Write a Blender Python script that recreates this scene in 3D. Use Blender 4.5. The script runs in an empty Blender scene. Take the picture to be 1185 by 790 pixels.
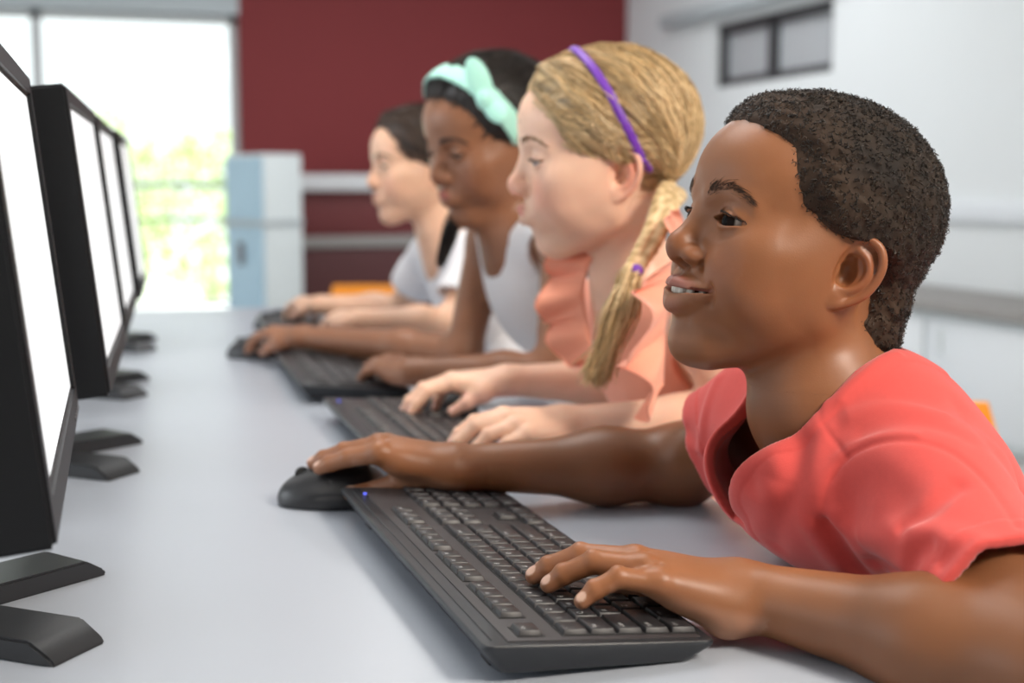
import bpy, math, random, time
import numpy as np
from concurrent.futures import ThreadPoolExecutor
POOL=ThreadPoolExecutor(4)
from mathutils import Vector, Matrix
PI=math.pi
A=lambda *v: np.array(v,float)
# ---------------------------------------------------------------- the camera's geometry (also used to place things at measured points)
f_px=1550.; cxp,cyp=592.5,395.; VPX,VPY=68.,212.
phi=math.atan((cyp-VPY)/f_px); theta=math.atan((cxp-VPX)/math.hypot(f_px,cyp-VPY))
CAM=A(0,0,1.03)
CF=A(math.sin(theta)*math.cos(phi),math.cos(theta)*math.cos(phi),-math.sin(phi))
CR=A(math.cos(theta),-math.sin(theta),0); CU=np.cross(CR,CF)
def ray(x,y): return CF+(x-cxp)/f_px*CR+(cyp-y)/f_px*CU
def pd(x,y,d): return CAM+d*ray(x,y)
def pz(x,y,z):
    r=ray(x,y); return CAM+r*(z-CAM[2])/r[2]
def pX(x,y,X):
    r=ray(x,y); return CAM+r*(X-CAM[0])/r[0]
def pY(x,y,Y):
    r=ray(x,y); return CAM+r*(Y-CAM[1])/r[1]
def unit(v): v=np.asarray(v,float); return v/np.linalg.norm(v)
TT=.72   # table top
# ---------------------------------------------------------------- signed-distance modelling: primitives folded in order, meshed with surface nets
def nrm(v): return np.sqrt(np.einsum('ij,ij->i',v,v))
class Pr:
    def __init__(s,fn,c,r,op='u',k=.004,amp=0.,w=1.): s.fn=fn;s.c=np.asarray(c,float);s.r=r;s.op=op;s.k=k;s.amp=amp;s.w=w
def _lo(P,c,r): return np.linalg.norm(P-c,axis=-1)-r
def rcone(a,b,ra,rb=None,op='u',k=.004):
    a=np.asarray(a,float);b=np.asarray(b,float); rb=ra if rb is None else rb
    ba=b-a; L2=float(max(ba@ba,1e-12)); c_=(a+b)/2; R_=math.sqrt(L2)/2+max(ra,rb); a=a.astype(np.float32); ba=ba.astype(np.float32); ra=float(ra);rb=float(rb)
    def fn(P):
        pa=P-a; t=np.clip((pa@ba)/L2,0,1)
        q=np.einsum('ij,ij->i',pa,pa)-2*t*(pa@ba)+t*t*L2
        return np.sqrt(np.maximum(q,0))-(ra+(rb-ra)*t)
    return Pr(fn,c_,R_,op,k)
def ball(c,r,op='u',k=.004): return rcone(c,np.asarray(c,float)+1e-6,r,r,op,k)
def ell(c,r,R=None,op='u',k=.004):
    c=np.asarray(c,float);r=np.asarray(r,float);R=np.eye(3) if R is None else np.asarray(R,float)
    mn=float(r.min()); c0=c; r0=float(r.max()); c=c.astype(np.float32); r=r.astype(np.float32); R=R.astype(np.float32)
    def fn(P):
        q=(P-c)@R
        q=q/r; k0=nrm(q); k1=nrm(q/r)
        return k0*(k0-1)/np.maximum(k1,1e-6)
    return Pr(fn,c0,r0,op,k)
def segdist(pts,rs):
    a=np.array(pts[:-1],np.float32);b=np.array(pts[1:],np.float32);ba=b-a;L2=np.maximum((ba*ba).sum(1),1e-12).astype(np.float32)
    r0=np.array(rs[:-1],np.float32);dr=np.array(rs[1:],np.float32)-r0; aba=(a*ba).sum(1); aa=(a*a).sum(1)
    c0=a[0].copy()
    A_=a-c0; aba=(A_*ba).sum(1); aa=(A_*A_).sum(1)
    def fn(P):
        p=(P-c0).astype(np.float32); pp=np.einsum('ij,ij->i',p,p)
        t0=p@ba.T-aba; t=np.clip(t0/L2,0,1)
        q=pp[:,None]-2*(p@A_.T)+aa-2*t*t0+t*t*L2
        return (np.sqrt(np.maximum(q,0))-(r0+t*dr)).min(1)
    return fn
def chain(pts,rs,op='u',k=.003):
    pts=[np.asarray(p,float) for p in pts]
    fn=segdist(pts,rs)
    c=np.mean(pts,0); r=max(np.linalg.norm(p-c) for p in pts)+max(rs)
    return Pr(fn,c,r,op,k)
def cap_line(pts):
    return chain(pts,[0.]*len(pts)).fn
def spline(pts,n=8):
    P=[np.asarray(p,float) for p in pts]; P=[2*P[0]-P[1]]+P+[2*P[-1]-P[-2]]; out=[]
    for i in range(1,len(P)-2):
        for j in range(n):
            t=j/n
            out.append(.5*((2*P[i])+(-P[i-1]+P[i+1])*t+(2*P[i-1]-5*P[i]+4*P[i+1]-P[i+2])*t*t+(-P[i-1]+3*P[i]-3*P[i+1]+P[i+2])*t**3))
    out.append(P[-2]); return out
def bump(pts,amp,w,sm=4):
    """a raised (amp>0) or sunken (amp<0) soft line along a curve"""
    pts=[np.asarray(p,float) for p in pts]
    if len(pts)>2 and sm: pts=spline(pts,sm)
    g=cap_line(pts if len(pts)>1 else [pts[0],pts[0]+1e-6])
    c=np.mean(pts,0); r=max(np.linalg.norm(p-c) for p in pts)+w*2.6
    return Pr(g,c,r,'b',0,amp,w)
def disp(fn,c,r): return Pr(fn,c,r,'d')
def fold(prims,P,sel=None):
    P=P.astype(np.float32); acc=np.full(len(P),1e3,np.float32)
    for p in (prims if sel is None else sel):
        if p.op=='u':
            d=p.fn(P)
            if p.k>0:
                h=np.maximum(p.k-np.abs(acc-d),0)/p.k; acc=np.minimum(acc,d)-h*h*p.k*.25
            else: acc=np.minimum(acc,d)
        elif p.op=='s':
            d=-p.fn(P)
            if p.k>0:
                h=np.maximum(p.k-np.abs(acc-d),0)/p.k; acc=np.maximum(acc,d)+h*h*p.k*.25
            else: acc=np.maximum(acc,d)
        elif p.op=='b':
            acc=acc-p.amp*np.exp(-(p.fn(P)/p.w)**2)
        elif p.op=='d': acc=acc+p.fn(P)
        elif p.op=='shell': acc=np.maximum(acc,-(acc+p.amp))
        elif p.op=='i': acc=np.maximum(acc,p.fn(P))
    return acc
def nets(prims,lo,hi,h,B=20):
    lo=np.asarray(lo,float);hi=np.asarray(hi,float)
    nb=np.maximum(np.ceil((hi-lo)/(h*B)).astype(int),1)
    bi=np.stack(np.meshgrid(*[np.arange(n) for n in nb],indexing='ij'),-1).reshape(-1,3)
    cen=lo+(bi+.5)*B*h; hd=B*h*.5*1.7321
    n=len(prims); D=np.empty((n,len(cen))); lb=np.empty((n,len(cen)))
    for i,p in enumerate(prims):
        lb[i]=_lo(cen,p.c,p.r)
        if p.op in('u',): D[i]=p.fn(cen)
        else: D[i]=lb[i]
    isu=np.array([p.op=='u' for p in prims]); kk=np.array([p.k for p in prims])
    best=D[isu].min(0)
    fc=fold(prims,cen); act=np.abs(fc)<hd*1.25+.004
    local=np.stack(np.meshgrid(*[np.arange(B+1)]*3,indexing='ij'),-1).reshape(-1,3)
    V=[];K=[];FQ=[]
    N=nb*B+2
    key=lambda q:(q[:,0]*N[1]+q[:,1])*N[2]+q[:,2]
    quads=[]
    off=np.array([[0,0,0],[1,0,0],[0,1,0],[1,1,0],[0,0,1],[1,0,1],[0,1,1],[1,1,1]])
    edges=[(0,1),(2,3),(4,5),(6,7),(0,2),(1,3),(4,6),(5,7),(0,4),(1,5),(2,6),(3,7)]
    def work(b):
        sel=[]
        for i,p in enumerate(prims):
            if p.op=='u':
                if D[i,b]-hd*1.3<best[b]+hd*1.3+p.k+.006: sel.append(p)
            elif p.op in('shell',): sel.append(p)
            elif lb[i,b]<hd+p.k+.002: sel.append(p)
        P=lo+(bi[b]*B+local)*h
        S=fold(prims,P,sel).reshape(B+1,B+1,B+1)
        ins=S<0
        if ins.all() or not ins.any(): return None
        corner=[S[o[0]:B+o[0],o[1]:B+o[1],o[2]:B+o[2]] for o in off]
        cnt=sum((c<0).astype(np.int8) for c in corner)
        m=(cnt>0)&(cnt<8)
        ijk=np.argwhere(m)
        if len(ijk)==0: return None
        cv=[c[m] for c in corner]
        acc=np.zeros((len(ijk),3));w=np.zeros(len(ijk))
        for a_,b_ in edges:
            va,vb=cv[a_],cv[b_]; x=(va<0)!=(vb<0)
            t=np.where(x,va/np.where(x,va-vb,1),0)
            acc+=np.where(x[:,None],off[a_]+t[:,None]*(off[b_]-off[a_]),0); w+=x
        pos=lo+(bi[b]*B+ijk+acc/w[:,None])*h
        # one projection step on to the surface
        e=h*.35; f0=fold(prims,pos,sel)
        g=np.stack([fold(prims,pos+A(e,0,0),sel)-f0,fold(prims,pos+A(0,e,0),sel)-f0,fold(prims,pos+A(0,0,e),sel)-f0],1)/e
        gl=np.maximum((g*g).sum(1),.05); st=-(f0/gl)[:,None]*g
        sl=np.linalg.norm(st,axis=1); st*=np.minimum(1,.6*h/np.maximum(sl,1e-9))[:,None]
        qs=[]
        for ax in range(3):
            o=[0,0,0];o[ax]=1
            a0=ins[:B,:B,:B]; a1=ins[o[0]:B+o[0],o[1]:B+o[1],o[2]:B+o[2]]
            e_=np.argwhere(a0!=a1)
            if len(e_)==0: continue
            fl=a0[tuple(e_.T)]
            u,v=(ax+1)%3,(ax+2)%3
            g_=e_+bi[b]*B
            du=np.zeros(3,int);du[u]=1;dv=np.zeros(3,int);dv[v]=1
            q=np.stack([key(g_-du-dv),key(g_-dv),key(g_),key(g_-du)],1)
            q[~fl]=q[~fl][:,::-1]
            ok=(g_-du-dv>=0).all(1)
            qs.append(q[ok])
        return pos+st,key(ijk+bi[b]*B),qs
    for r_ in POOL.map(work,np.nonzero(act)[0]):
        if r_ is None: continue
        V.append(r_[0]);K.append(r_[1]);quads+=r_[2]
    if not V: return np.zeros((0,3)),np.zeros((0,4),int)
    V=np.concatenate(V);K=np.concatenate(K);Q=np.concatenate(quads)
    so=np.argsort(K);Ks=K[so]
    ix=np.searchsorted(Ks,Q); ix=np.minimum(ix,len(Ks)-1)
    ok=(Ks[ix]==Q).all(1)
    return V,so[ix[ok]]
def multires(prims,zones,lo,hi,h):
    """zones: list of (lo,hi,h) boxes meshed finer; the rest at h. Returns one V,Q."""
    Vs=[];Qs=[];n=0
    boxes=[(np.asarray(a,float),np.asarray(b,float),hh) for a,b,hh in zones]
    for i,(a,b,hh) in enumerate(boxes):
        V,Q=nets(prims,a,b,hh)
        if i and len(Q):   # leave out what an earlier zone already covers
            c=V[Q].mean(1); keep=np.ones(len(Q),bool)
            for a2,b2,h2 in boxes[:i]: keep&=~(((c>a2+h2)&(c<b2-h2)).all(1))
            Q=Q[keep]
        Vs.append(V);Qs.append(Q+n);n+=len(V)
    V,Q=nets(prims,lo,hi,h)
    c=V[Q].mean(1); keep=np.ones(len(Q),bool)
    for a2,b2,h2 in boxes: keep&=~(((c>a2+h*.6)&(c<b2-h*.6)).all(1))
    Vs.append(V);Qs.append(Q[keep]+n)
    V=np.concatenate(Vs);Q=np.concatenate(Qs)
    used=np.unique(Q); mp=np.full(len(V),-1);mp[used]=np.arange(len(used))
    return V[used],mp[Q]
def bounds(prims,pad=.01):
    us=[p for p in prims if p.op=='u']
    return np.min([p.c-p.r for p in us],0)-pad,np.max([p.c+p.r for p in us],0)+pad
COL=bpy.context.scene.collection
def mesh_obj(name,V,Q,mat=None,parent=None,smooth=True,col=None,origin=None):
    me=bpy.data.meshes.new(name)
    V=np.asarray(V,np.float32)
    if origin is not None: V=V-np.asarray(origin,np.float32)
    if isinstance(Q,np.ndarray):
        w=Q.shape[1]
        me.vertices.add(len(V)); me.vertices.foreach_set('co',V.ravel())
        me.loops.add(len(Q)*w); me.loops.foreach_set('vertex_index',np.ascontiguousarray(Q,dtype=np.int32).ravel())
        me.polygons.add(len(Q)); me.polygons.foreach_set('loop_start',np.arange(0,len(Q)*w,w,dtype=np.int32))
        me.polygons.foreach_set('loop_total',np.full(len(Q),w,dtype=np.int32))
        me.update(calc_edges=True)
    else: me.from_pydata([tuple(map(float,v)) for v in V],[],Q); me.update()
    if smooth: me.polygons.foreach_set('use_smooth',[True]*len(me.polygons))
    if col is not None:
        at=me.color_attributes.new('Col','FLOAT_COLOR','POINT')
        c4=np.ones((len(V),4),np.float32); c4[:,:col.shape[1]]=col
        at.data.foreach_set('color',c4.ravel())
    if mat: me.materials.append(mat)
    o=bpy.data.objects.new(name,me); COL.objects.link(o)
    if parent is not None:
        o.parent=parent
        if origin is None:
            w=Vector((0,0,0)); p=parent
            while p: w+=p.location; p=p.parent
            o.location=-w
    elif origin is not None: o.location=Vector(map(float,origin))
    return o
def tag(o,label=None,cat=None,group=None,kind=None):
    for k,v in (('label',label),('category',cat),('group',group),('kind',kind)):
        if v: o[k]=v
    return o
def empty(name,loc):
    o=bpy.data.objects.new(name,None); COL.objects.link(o); o.location=Vector(map(float,loc)); o.empty_display_size=.05
    return o
# ---------------------------------------------------------------- materials
def mat(name,color=(.8,.8,.8),rough=.5,metal=0,spec=.5,emit=None,es=0,bump_s=0,bump_d=.1,attr=False,sss=0,sss_r=(.01,.004,.002),sheen=0,noise=None,coat=0,trans=0,ior=1.45):
    m=bpy.data.materials.new(name); m.use_nodes=True; nt=m.node_tree; b=nt.nodes['Principled BSDF']
    b.inputs['Base Color'].default_value=(*color,1); b.inputs['Roughness'].default_value=rough; b.inputs['Metallic'].default_value=metal
    b.inputs['Specular IOR Level'].default_value=spec
    if emit: b.inputs['Emission Color'].default_value=(*emit,1); b.inputs['Emission Strength'].default_value=es
    if sss:
        b.inputs['Subsurface Weight'].default_value=sss; b.inputs['Subsurface Radius'].default_value=sss_r; b.inputs['Subsurface Scale'].default_value=1.
    if sheen: b.inputs['Sheen Weight'].default_value=sheen; b.inputs['Sheen Roughness'].default_value=.5
    if coat: b.inputs['Coat Weight'].default_value=coat; b.inputs['Coat Roughness'].default_value=.08
    if trans: b.inputs['Transmission Weight'].default_value=trans; b.inputs['IOR'].default_value=ior
    src=None
    if attr:
        a=nt.nodes.new('ShaderNodeVertexColor'); a.layer_name='Col'; src=a.outputs['Color']
    if noise:  # (scale, amount): albedo mottling
        tc=nt.nodes.new('ShaderNodeTexCoord'); n=nt.nodes.new('ShaderNodeTexNoise'); n.inputs['Scale'].default_value=noise[0]; n.inputs['Detail'].default_value=5
        nt.links.new(tc.outputs['Object'],n.inputs['Vector'])
        mr=nt.nodes.new('ShaderNodeMapRange'); mr.inputs['To Min'].default_value=1-noise[1]; mr.inputs['To Max'].default_value=1+noise[1]
        nt.links.new(n.outputs['Fac'],mr.inputs['Value'])
        mx=nt.nodes.new('ShaderNodeMix'); mx.data_type='RGBA'; mx.blend_type='MULTIPLY'; mx.inputs['Factor'].default_value=1
        if src: nt.links.new(src,mx.inputs['A'])
        else: mx.inputs['A'].default_value=(*color,1)
        nt.links.new(mr.outputs['Result'],mx.inputs['B']); src=mx.outputs['Result']
    if src: nt.links.new(src,b.inputs['Base Color'])
    if bump_s:
        tc=nt.nodes.new('ShaderNodeTexCoord'); n=nt.nodes.new('ShaderNodeTexNoise'); n.inputs['Scale'].default_value=bump_s; n.inputs['Detail'].default_value=3
        nt.links.new(tc.outputs['Object'],n.inputs['Vector'])
        bp=nt.nodes.new('ShaderNodeBump'); bp.inputs['Strength'].default_value=bump_d; bp.inputs['Distance'].default_value=.001
        nt.links.new(n.outputs['Fac'],bp.inputs['Height']); nt.links.new(bp.outputs['Normal'],b.inputs['Normal'])
    return m
# ---------------------------------------------------------------- heads, hands
def head_rot(al,pi,ro):
    f=A(-math.cos(al)*math.cos(pi),math.sin(al)*math.cos(pi),math.sin(pi)); r=A(math.sin(al),math.cos(al),0); u=np.cross(r,f)
    c,s=math.cos(ro),math.sin(ro)
    return np.stack([c*r+s*u,f,-s*r+c*u],1)     # columns: the head's right, forward, up
class Head:
    """origin between the ears; local axes right, forward, up; lengths in metres for an eight-year-old, times s"""
    def __init__(s,o,al,pi,ro,sc,**kw):
        s.o=np.asarray(o,float); s.M=head_rot(*[math.radians(v) for v in(al,pi,ro)]); s.s=sc
        d=dict(smile=0,nose_w=1.,nose_tip=.1037,lip=1.,lid_up=.0045,lid_lo=.0032,iris=(0,0),cheek=1.,ears=(-1,1),jaw=1.,open=0.,chin=0.,eye_w=.0132,iris_r=.53,nose_z=0.,gaze=(0,-.1),tilt=.03)
        d.update(kw); s.p=d
    def T(s,p): return s.o+s.s*(s.M@np.asarray(p,float))
    def L(s,P): return (P-s.o.astype(P.dtype))@(s.M/s.s).astype(P.dtype)
    def prims(s):
        T,sc,M,p=s.T,s.s,s.M,s.p; out=[]
        E=lambda c,r,op='u',k=.012,R=None: out.append(ell(T(c),A(*r)*sc,M if R is None else M@R,op,k*sc))
        B=lambda c,r,op='u',k=.008: out.append(ball(T(c),r*sc,op,k*sc))
        RC=lambda a,b,ra,rb,op='u',k=.010: out.append(rcone(T(a),T(b),ra*sc,rb*sc,op,k*sc))
        CH=lambda pts,rs,op='u',k=.003: out.append(chain([T(q) for q in pts],[r*sc for r in rs],op,k*sc))
        BU=lambda pts,a,w: out.append(bump([T(q) for q in pts],a*sc,w*sc))
        E((0,-.009,.041),(.071,.0855,.0725),k=0)
        E((0,.030,.051),(.057,.0565,.050),k=.02)
        E((0,.034,-.002),(.057,.050,.054),k=.02)
        ch=p['chin']; E((0,.036+ch*.6,-.045),(.045*p['jaw'],.045,.041),k=.02)
        B((0,.071+ch,-.0745-ch*.2),.0145,k=.02)
        for q in(-1,1):
            RC((q*.049*p['jaw'],.004,-.044),(q*.017,.062+ch,-.074),.015,.013,k=.02)
            E((q*.033,.0545,-.023),(.023*p['cheek'],.0225*p['cheek'],.026),k=.018)
            E((q*.044,.026,-.022),(.0215,.040,.038),k=.02)
            E((q*.044,.043,-.002),(.018,.024,.015),k=.02)
            E((q*.058,.003,.0),(.012,.030,.036),k=.016)
        E((0,.068,-.040),(.030,.021,.022),k=.014)
        for q in(-1,1):
            E((q*.033,.0925,.0185),(.017,.0165,.0100),'s',k=.012)
            BU([(q*.012,.0855,.032),(q*.030,.082,.0365),(q*.048,.066,.028)],.0022,.008)
        # nose
        tip=p['nose_tip']; w=p['nose_w']
        nz_=p['nose_z']; RC((0,.0775,.022),(0,tip-.0115,-.004+nz_),.0068,.0085,k=.010)
        B((0,tip-.0095,-.0095+nz_),.0096,k=.006)
        for q in(-1,1):
            E((q*.0110*w,tip-.0165,-.0140+nz_),(.0058*w,.0085,.0062),k=.007)
        RC((0,tip-.008,-.0155+nz_),(0,tip-.016,-.021+nz_),.0042,.004,k=.004)
        for q in(-1,1):
            out.append(ell(T((q*.0068*w,tip-.0128,-.0205+nz_)),A(.0034*w,.0062,.0052)*sc,M,'s',.0016*sc))
            BU([(q*.0175*w,tip-.011,-.010+nz_),(q*.0195*w,tip-.020,-.0125+nz_),(q*.0165*w,tip-.024,-.019+nz_)],-.0007,.0024)
        # mouth: lips follow the dental arch; z of the corners from the smile
        sm=p['smile']; li=p['lip']; op=p['open']; cz=-.0405+.0054*sm; cw=.0215+.0110*sm; cyy=.0780-.0006*sm
        up=[(-cw,cyy,cz),(-cw*.62,.0860,cz+.0005),(-.0048,.0915,-.0355+.002*sm),(0,.0918,-.0365+.002*sm),(.0048,.0915,-.0355+.002*sm),(cw*.62,.0860,cz+.0005),(cw,cyy,cz)]
        lo=[(-cw,cyy,cz-.0002),(-cw*.6,.0848,cz-.0055-op*.35),(0,.0898,-.0465-op*.5),(cw*.6,.0848,cz-.0055-op*.35),(cw,cyy,cz-.0002)]
        CH(spline(up,4),list(np.interp(np.linspace(0,1,25),[0,.2,.4,.5,.6,.8,1],np.array([.0015,.0036,.0048,.0046,.0048,.0036,.0015])*li)),k=.007)
        CH(spline(lo,6),list(np.interp(np.linspace(0,1,25),[0,.25,.5,.75,1],np.array([.0015,.0046,.0060,.0046,.0015])*li)),k=.007)
        s.up,s.lo=[T(q) for q in spline(up,4)],[T(q) for q in spline(lo,6)]
        BU([(0,tip-.014,-.024),(0,.0965,-.030)],-.0010,.0028)                       # philtrum
        BU([(-.014,.085,-.0565-op*.4),(0,.089,-.0575-op*.4),(.014,.085,-.0565-op*.4)],-.0016,.005)   # under the lower lip
        if op>0:
            def mouth(P):
                q=s.L(P); x=np.clip(q[:,0]/cw,-1,1); g=1-x*x
                zu=cz+(-.0382+.002*sm-cz)*g; zl=cz+(-.0382+.002*sm-op-cz)*g
                return np.maximum(np.maximum(q[:,2]-zu,zl-q[:,2]),np.maximum(np.abs(q[:,0])-cw*.97,.068-q[:,1]))*sc*.8
            out.append(Pr(mouth,T((0,.085,-.041)),.034*sc,'s',.0012*sc))
            for q in(-1,1): BU([(q*cw*.72,cyy+.0100,cz-.0008),(q*cw*.9,cyy+.0055,cz),(q*cw*1.04,cyy+.0028,cz+.0006),(q*cw*1.13,cyy+.0010,cz+.0026)],-.0032,.0017)
        else:
            BU([(-cw*1.02,cyy+.0022,cz),(-cw*.55,.0895,cz+.0002),(-.004,.0955,-.0405+.002*sm),(0,.0958,-.0412+.002*sm),(.004,.0955,-.0405+.002*sm),(cw*.55,.0895,cz+.0002),(cw*1.02,cyy+.0022,cz)],-.0036,.0013)
        for q in(-1,1):
            BU([(q*(cw+.003),cyy+.001*sm,cz+.005),(q*(cw+.0045),cyy,cz-.001),(q*(cw+.001),cyy-.001,cz-.007)],-.0012*(.5+sm),.0030)
            if sm>.3: BU([(q*.0195,.0815,-.017),(q*.0275,.077,-.026),(q*.0345,.069,-.038)],-.0024*sm,.0036); BU([(q*.030,.079,-.014),(q*.037,.073,-.022),(q*.042,.064,-.032)],.0022*sm,.009)
        # eyes: a lid shell round the ball, opened as an almond
        re=.0116; s.eyes=[]
        for q in(-1,1):
            c=A(q*.0315,.0665,.0160); s.eyes.append(T(c))
            out.append(ball(T(c),(re+.0017)*sc,'u',.005*sc))
            tilt=p['tilt']
            def lid(P,c=c,q=q):
                v=s.L(P)-c.astype(P.dtype); u=v[:,0]*q; z=v[:,2]-u*tilt; h=np.clip(1-(u-.0004)**2/p['eye_w']**2,0,1)
                return np.maximum(np.maximum(z-p['lid_up']*h**.75,-p['lid_lo']*h**.75-z),np.maximum(.003-v[:,1],np.abs(u)-p['eye_w']+.0002))*sc*.75
            out.append(Pr(lid,T(c+A(0,re,0)),.0165*sc,'s',.0005*sc))
            def arc(zz,yo=.0015,x0=-.0135,x1=.0145,cz_=0): 
                pts=[]
                for t in np.linspace(-1,1,7):
                    u=(x0+x1)/2+t*(x1-x0)/2; z=zz*(1-t*t)+cz_+u*tilt
                    pts.append(c+A(q*u,math.sqrt(max((re+.0022)**2-u*u-z*z,1e-6))+0*yo,z))
                return pts
            BU(arc(p['lid_up']+.0035,cz_=.0002),-.0013,.0012)
            BU(arc(p['lid_up']+.0010),.0005,.0009)
            BU([(q*.020,.0785,.0065),(q*.030,.0775,.0020),(q*.042,.069,.0055)],-.0004,.0028)
            BU(arc(-p['lid_lo']-.0016),.0007,.0014)
        for q in p['ears']: out+=s.ear(q)
        return out
    def ear(s,q):
        # ear plane: a = forward-back, b = up, n = outward; leans back and stands off the skull
        sc=s.s; out=[]
        n=unit(A(q*.90,-.0+.40,.06)); a0=A(0,1,.0); a=unit(a0-n*(a0@n)); b=np.cross(a,n)*(-1 if q<0 else 1); b=b if b[2]>0 else -b
        tl=math.radians(-16); a,b=a*math.cos(tl)-b*math.sin(tl),a*math.sin(tl)+b*math.cos(tl)
        c0=A(q*.0665,-.0075,-.006)
        P=lambda u,v,w=0: s.T(c0+a*u+b*v*.94+n*w)
        R=s.M@np.stack([a,b,n],1)
        out.append(ell(P(.000,.003,.004),A(.0155,.0255,.0042)*sc,R,'u',.004*sc))
        out.append(ell(P(.006,-.018,.003),A(.0085,.0095,.0040)*sc,R,'u',.004*sc))
        rim=[(.0115,.004,.001),(.0125,.014,.004),(.0085,.0245,.006),(.000,.0290,.0075),(-.0095,.0265,.0085),(-.0158,.0165,.0090),(-.0168,.004,.0085),(-.0135,-.009,.0075),(-.0060,-.0190,.0060),(.004,-.0255,.0048),(.0115,-.0235,.0030),(.0125,-.0165,.0015)]
        out.append(chain([P(*t) for t in spline(rim,4)],list(np.interp(np.linspace(0,1,45),[0,.15,.4,.7,.85,1],np.array([.0022,.0028,.0031,.0029,.0036,.0030])*sc)),'u',.0018*sc))
        out.append(ell(P(.001,.0035,.0095),A(.0110,.0185,.0050)*sc,R,'s',.003*sc))         # scapha bowl
        anti=[(.002,.019,.0055),(-.005,.0155,.0065),(-.0098,.007,.0072),(-.0088,-.003,.0070),(-.003,-.0105,.0062),(.004,-.0125,.0055)]
        out.append(chain([P(*t) for t in spline(anti,4)],[.0026*sc]*21,'u',.003*sc))
        out.append(ell(P(.0035,.0005,.0045),A(.0068,.0100,.0100)*sc,R,'s',.0025*sc))       # concha
        out.append(ell(P(.0045,.0105,.0055),A(.0040,.0040,.0050)*sc,R,'s',.002*sc))
        out.append(ell(P(.0118,-.0020,.0045),A(.0036,.0058,.0032)*sc,R,'u',.003*sc))       # tragus
        out.append(ell(P(.0055,-.0190,.0040),A(.0075,.0075,.0040)*sc,R,'u',.004*sc))       # lobe
        return out
    def eye_objs(s,parent,iris_rgb,white=(.55,.50,.46)):
        m=bpy.data.materials.get('eye_'+parent.name) or mat('eye_'+parent.name,white,rough=.22,attr=True,spec=.07)
        k=0
        for c,q in zip(s.eyes,(-1,1)):
            V,Q=uv_sphere(48,32); g=unit(A(s.p['gaze'][0],1,s.p['gaze'][1]))
            loc=V@s.M.T
            d=V@g; ang=np.arccos(np.clip(d,-1,1))
            col=np.tile(A(*white),(len(V),1)); ir=A(*iris_rgb)
            k_=s.p['iris_r']; col[ang<k_*1.1]=ir*.5; col[ang<k_]=ir; col[ang<k_*.45]=A(.004,.004,.004)
            cornea=np.where(ang<.5,.0011*np.cos(ang/.5*PI/2),0)
            W=c+(V*(1+cornea[:,None]/.0116))@s.M.T*(.0116*s.s)
            mesh_obj('eye',W,Q,m,parent,True,col)
def uv_sphere(nu,nv):
    """pole along +y so that the iris rings are fine"""
    th=np.concatenate([[0],np.linspace(.05,.6,nv//2),np.linspace(.68,PI,nv//2)]); V=[];F=[]
    for t in th:
        for i in range(nu):
            f=2*PI*i/nu; V.append((math.sin(t)*math.cos(f),math.cos(t),math.sin(t)*math.sin(f)))
    n=len(th)
    for j in range(n-1):
        for i in range(nu): F.append((j*nu+i,j*nu+(i+1)%nu,(j+1)*nu+(i+1)%nu,(j+1)*nu+i))
    return np.array(V),np.array(F)[:,::-1].copy()
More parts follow.
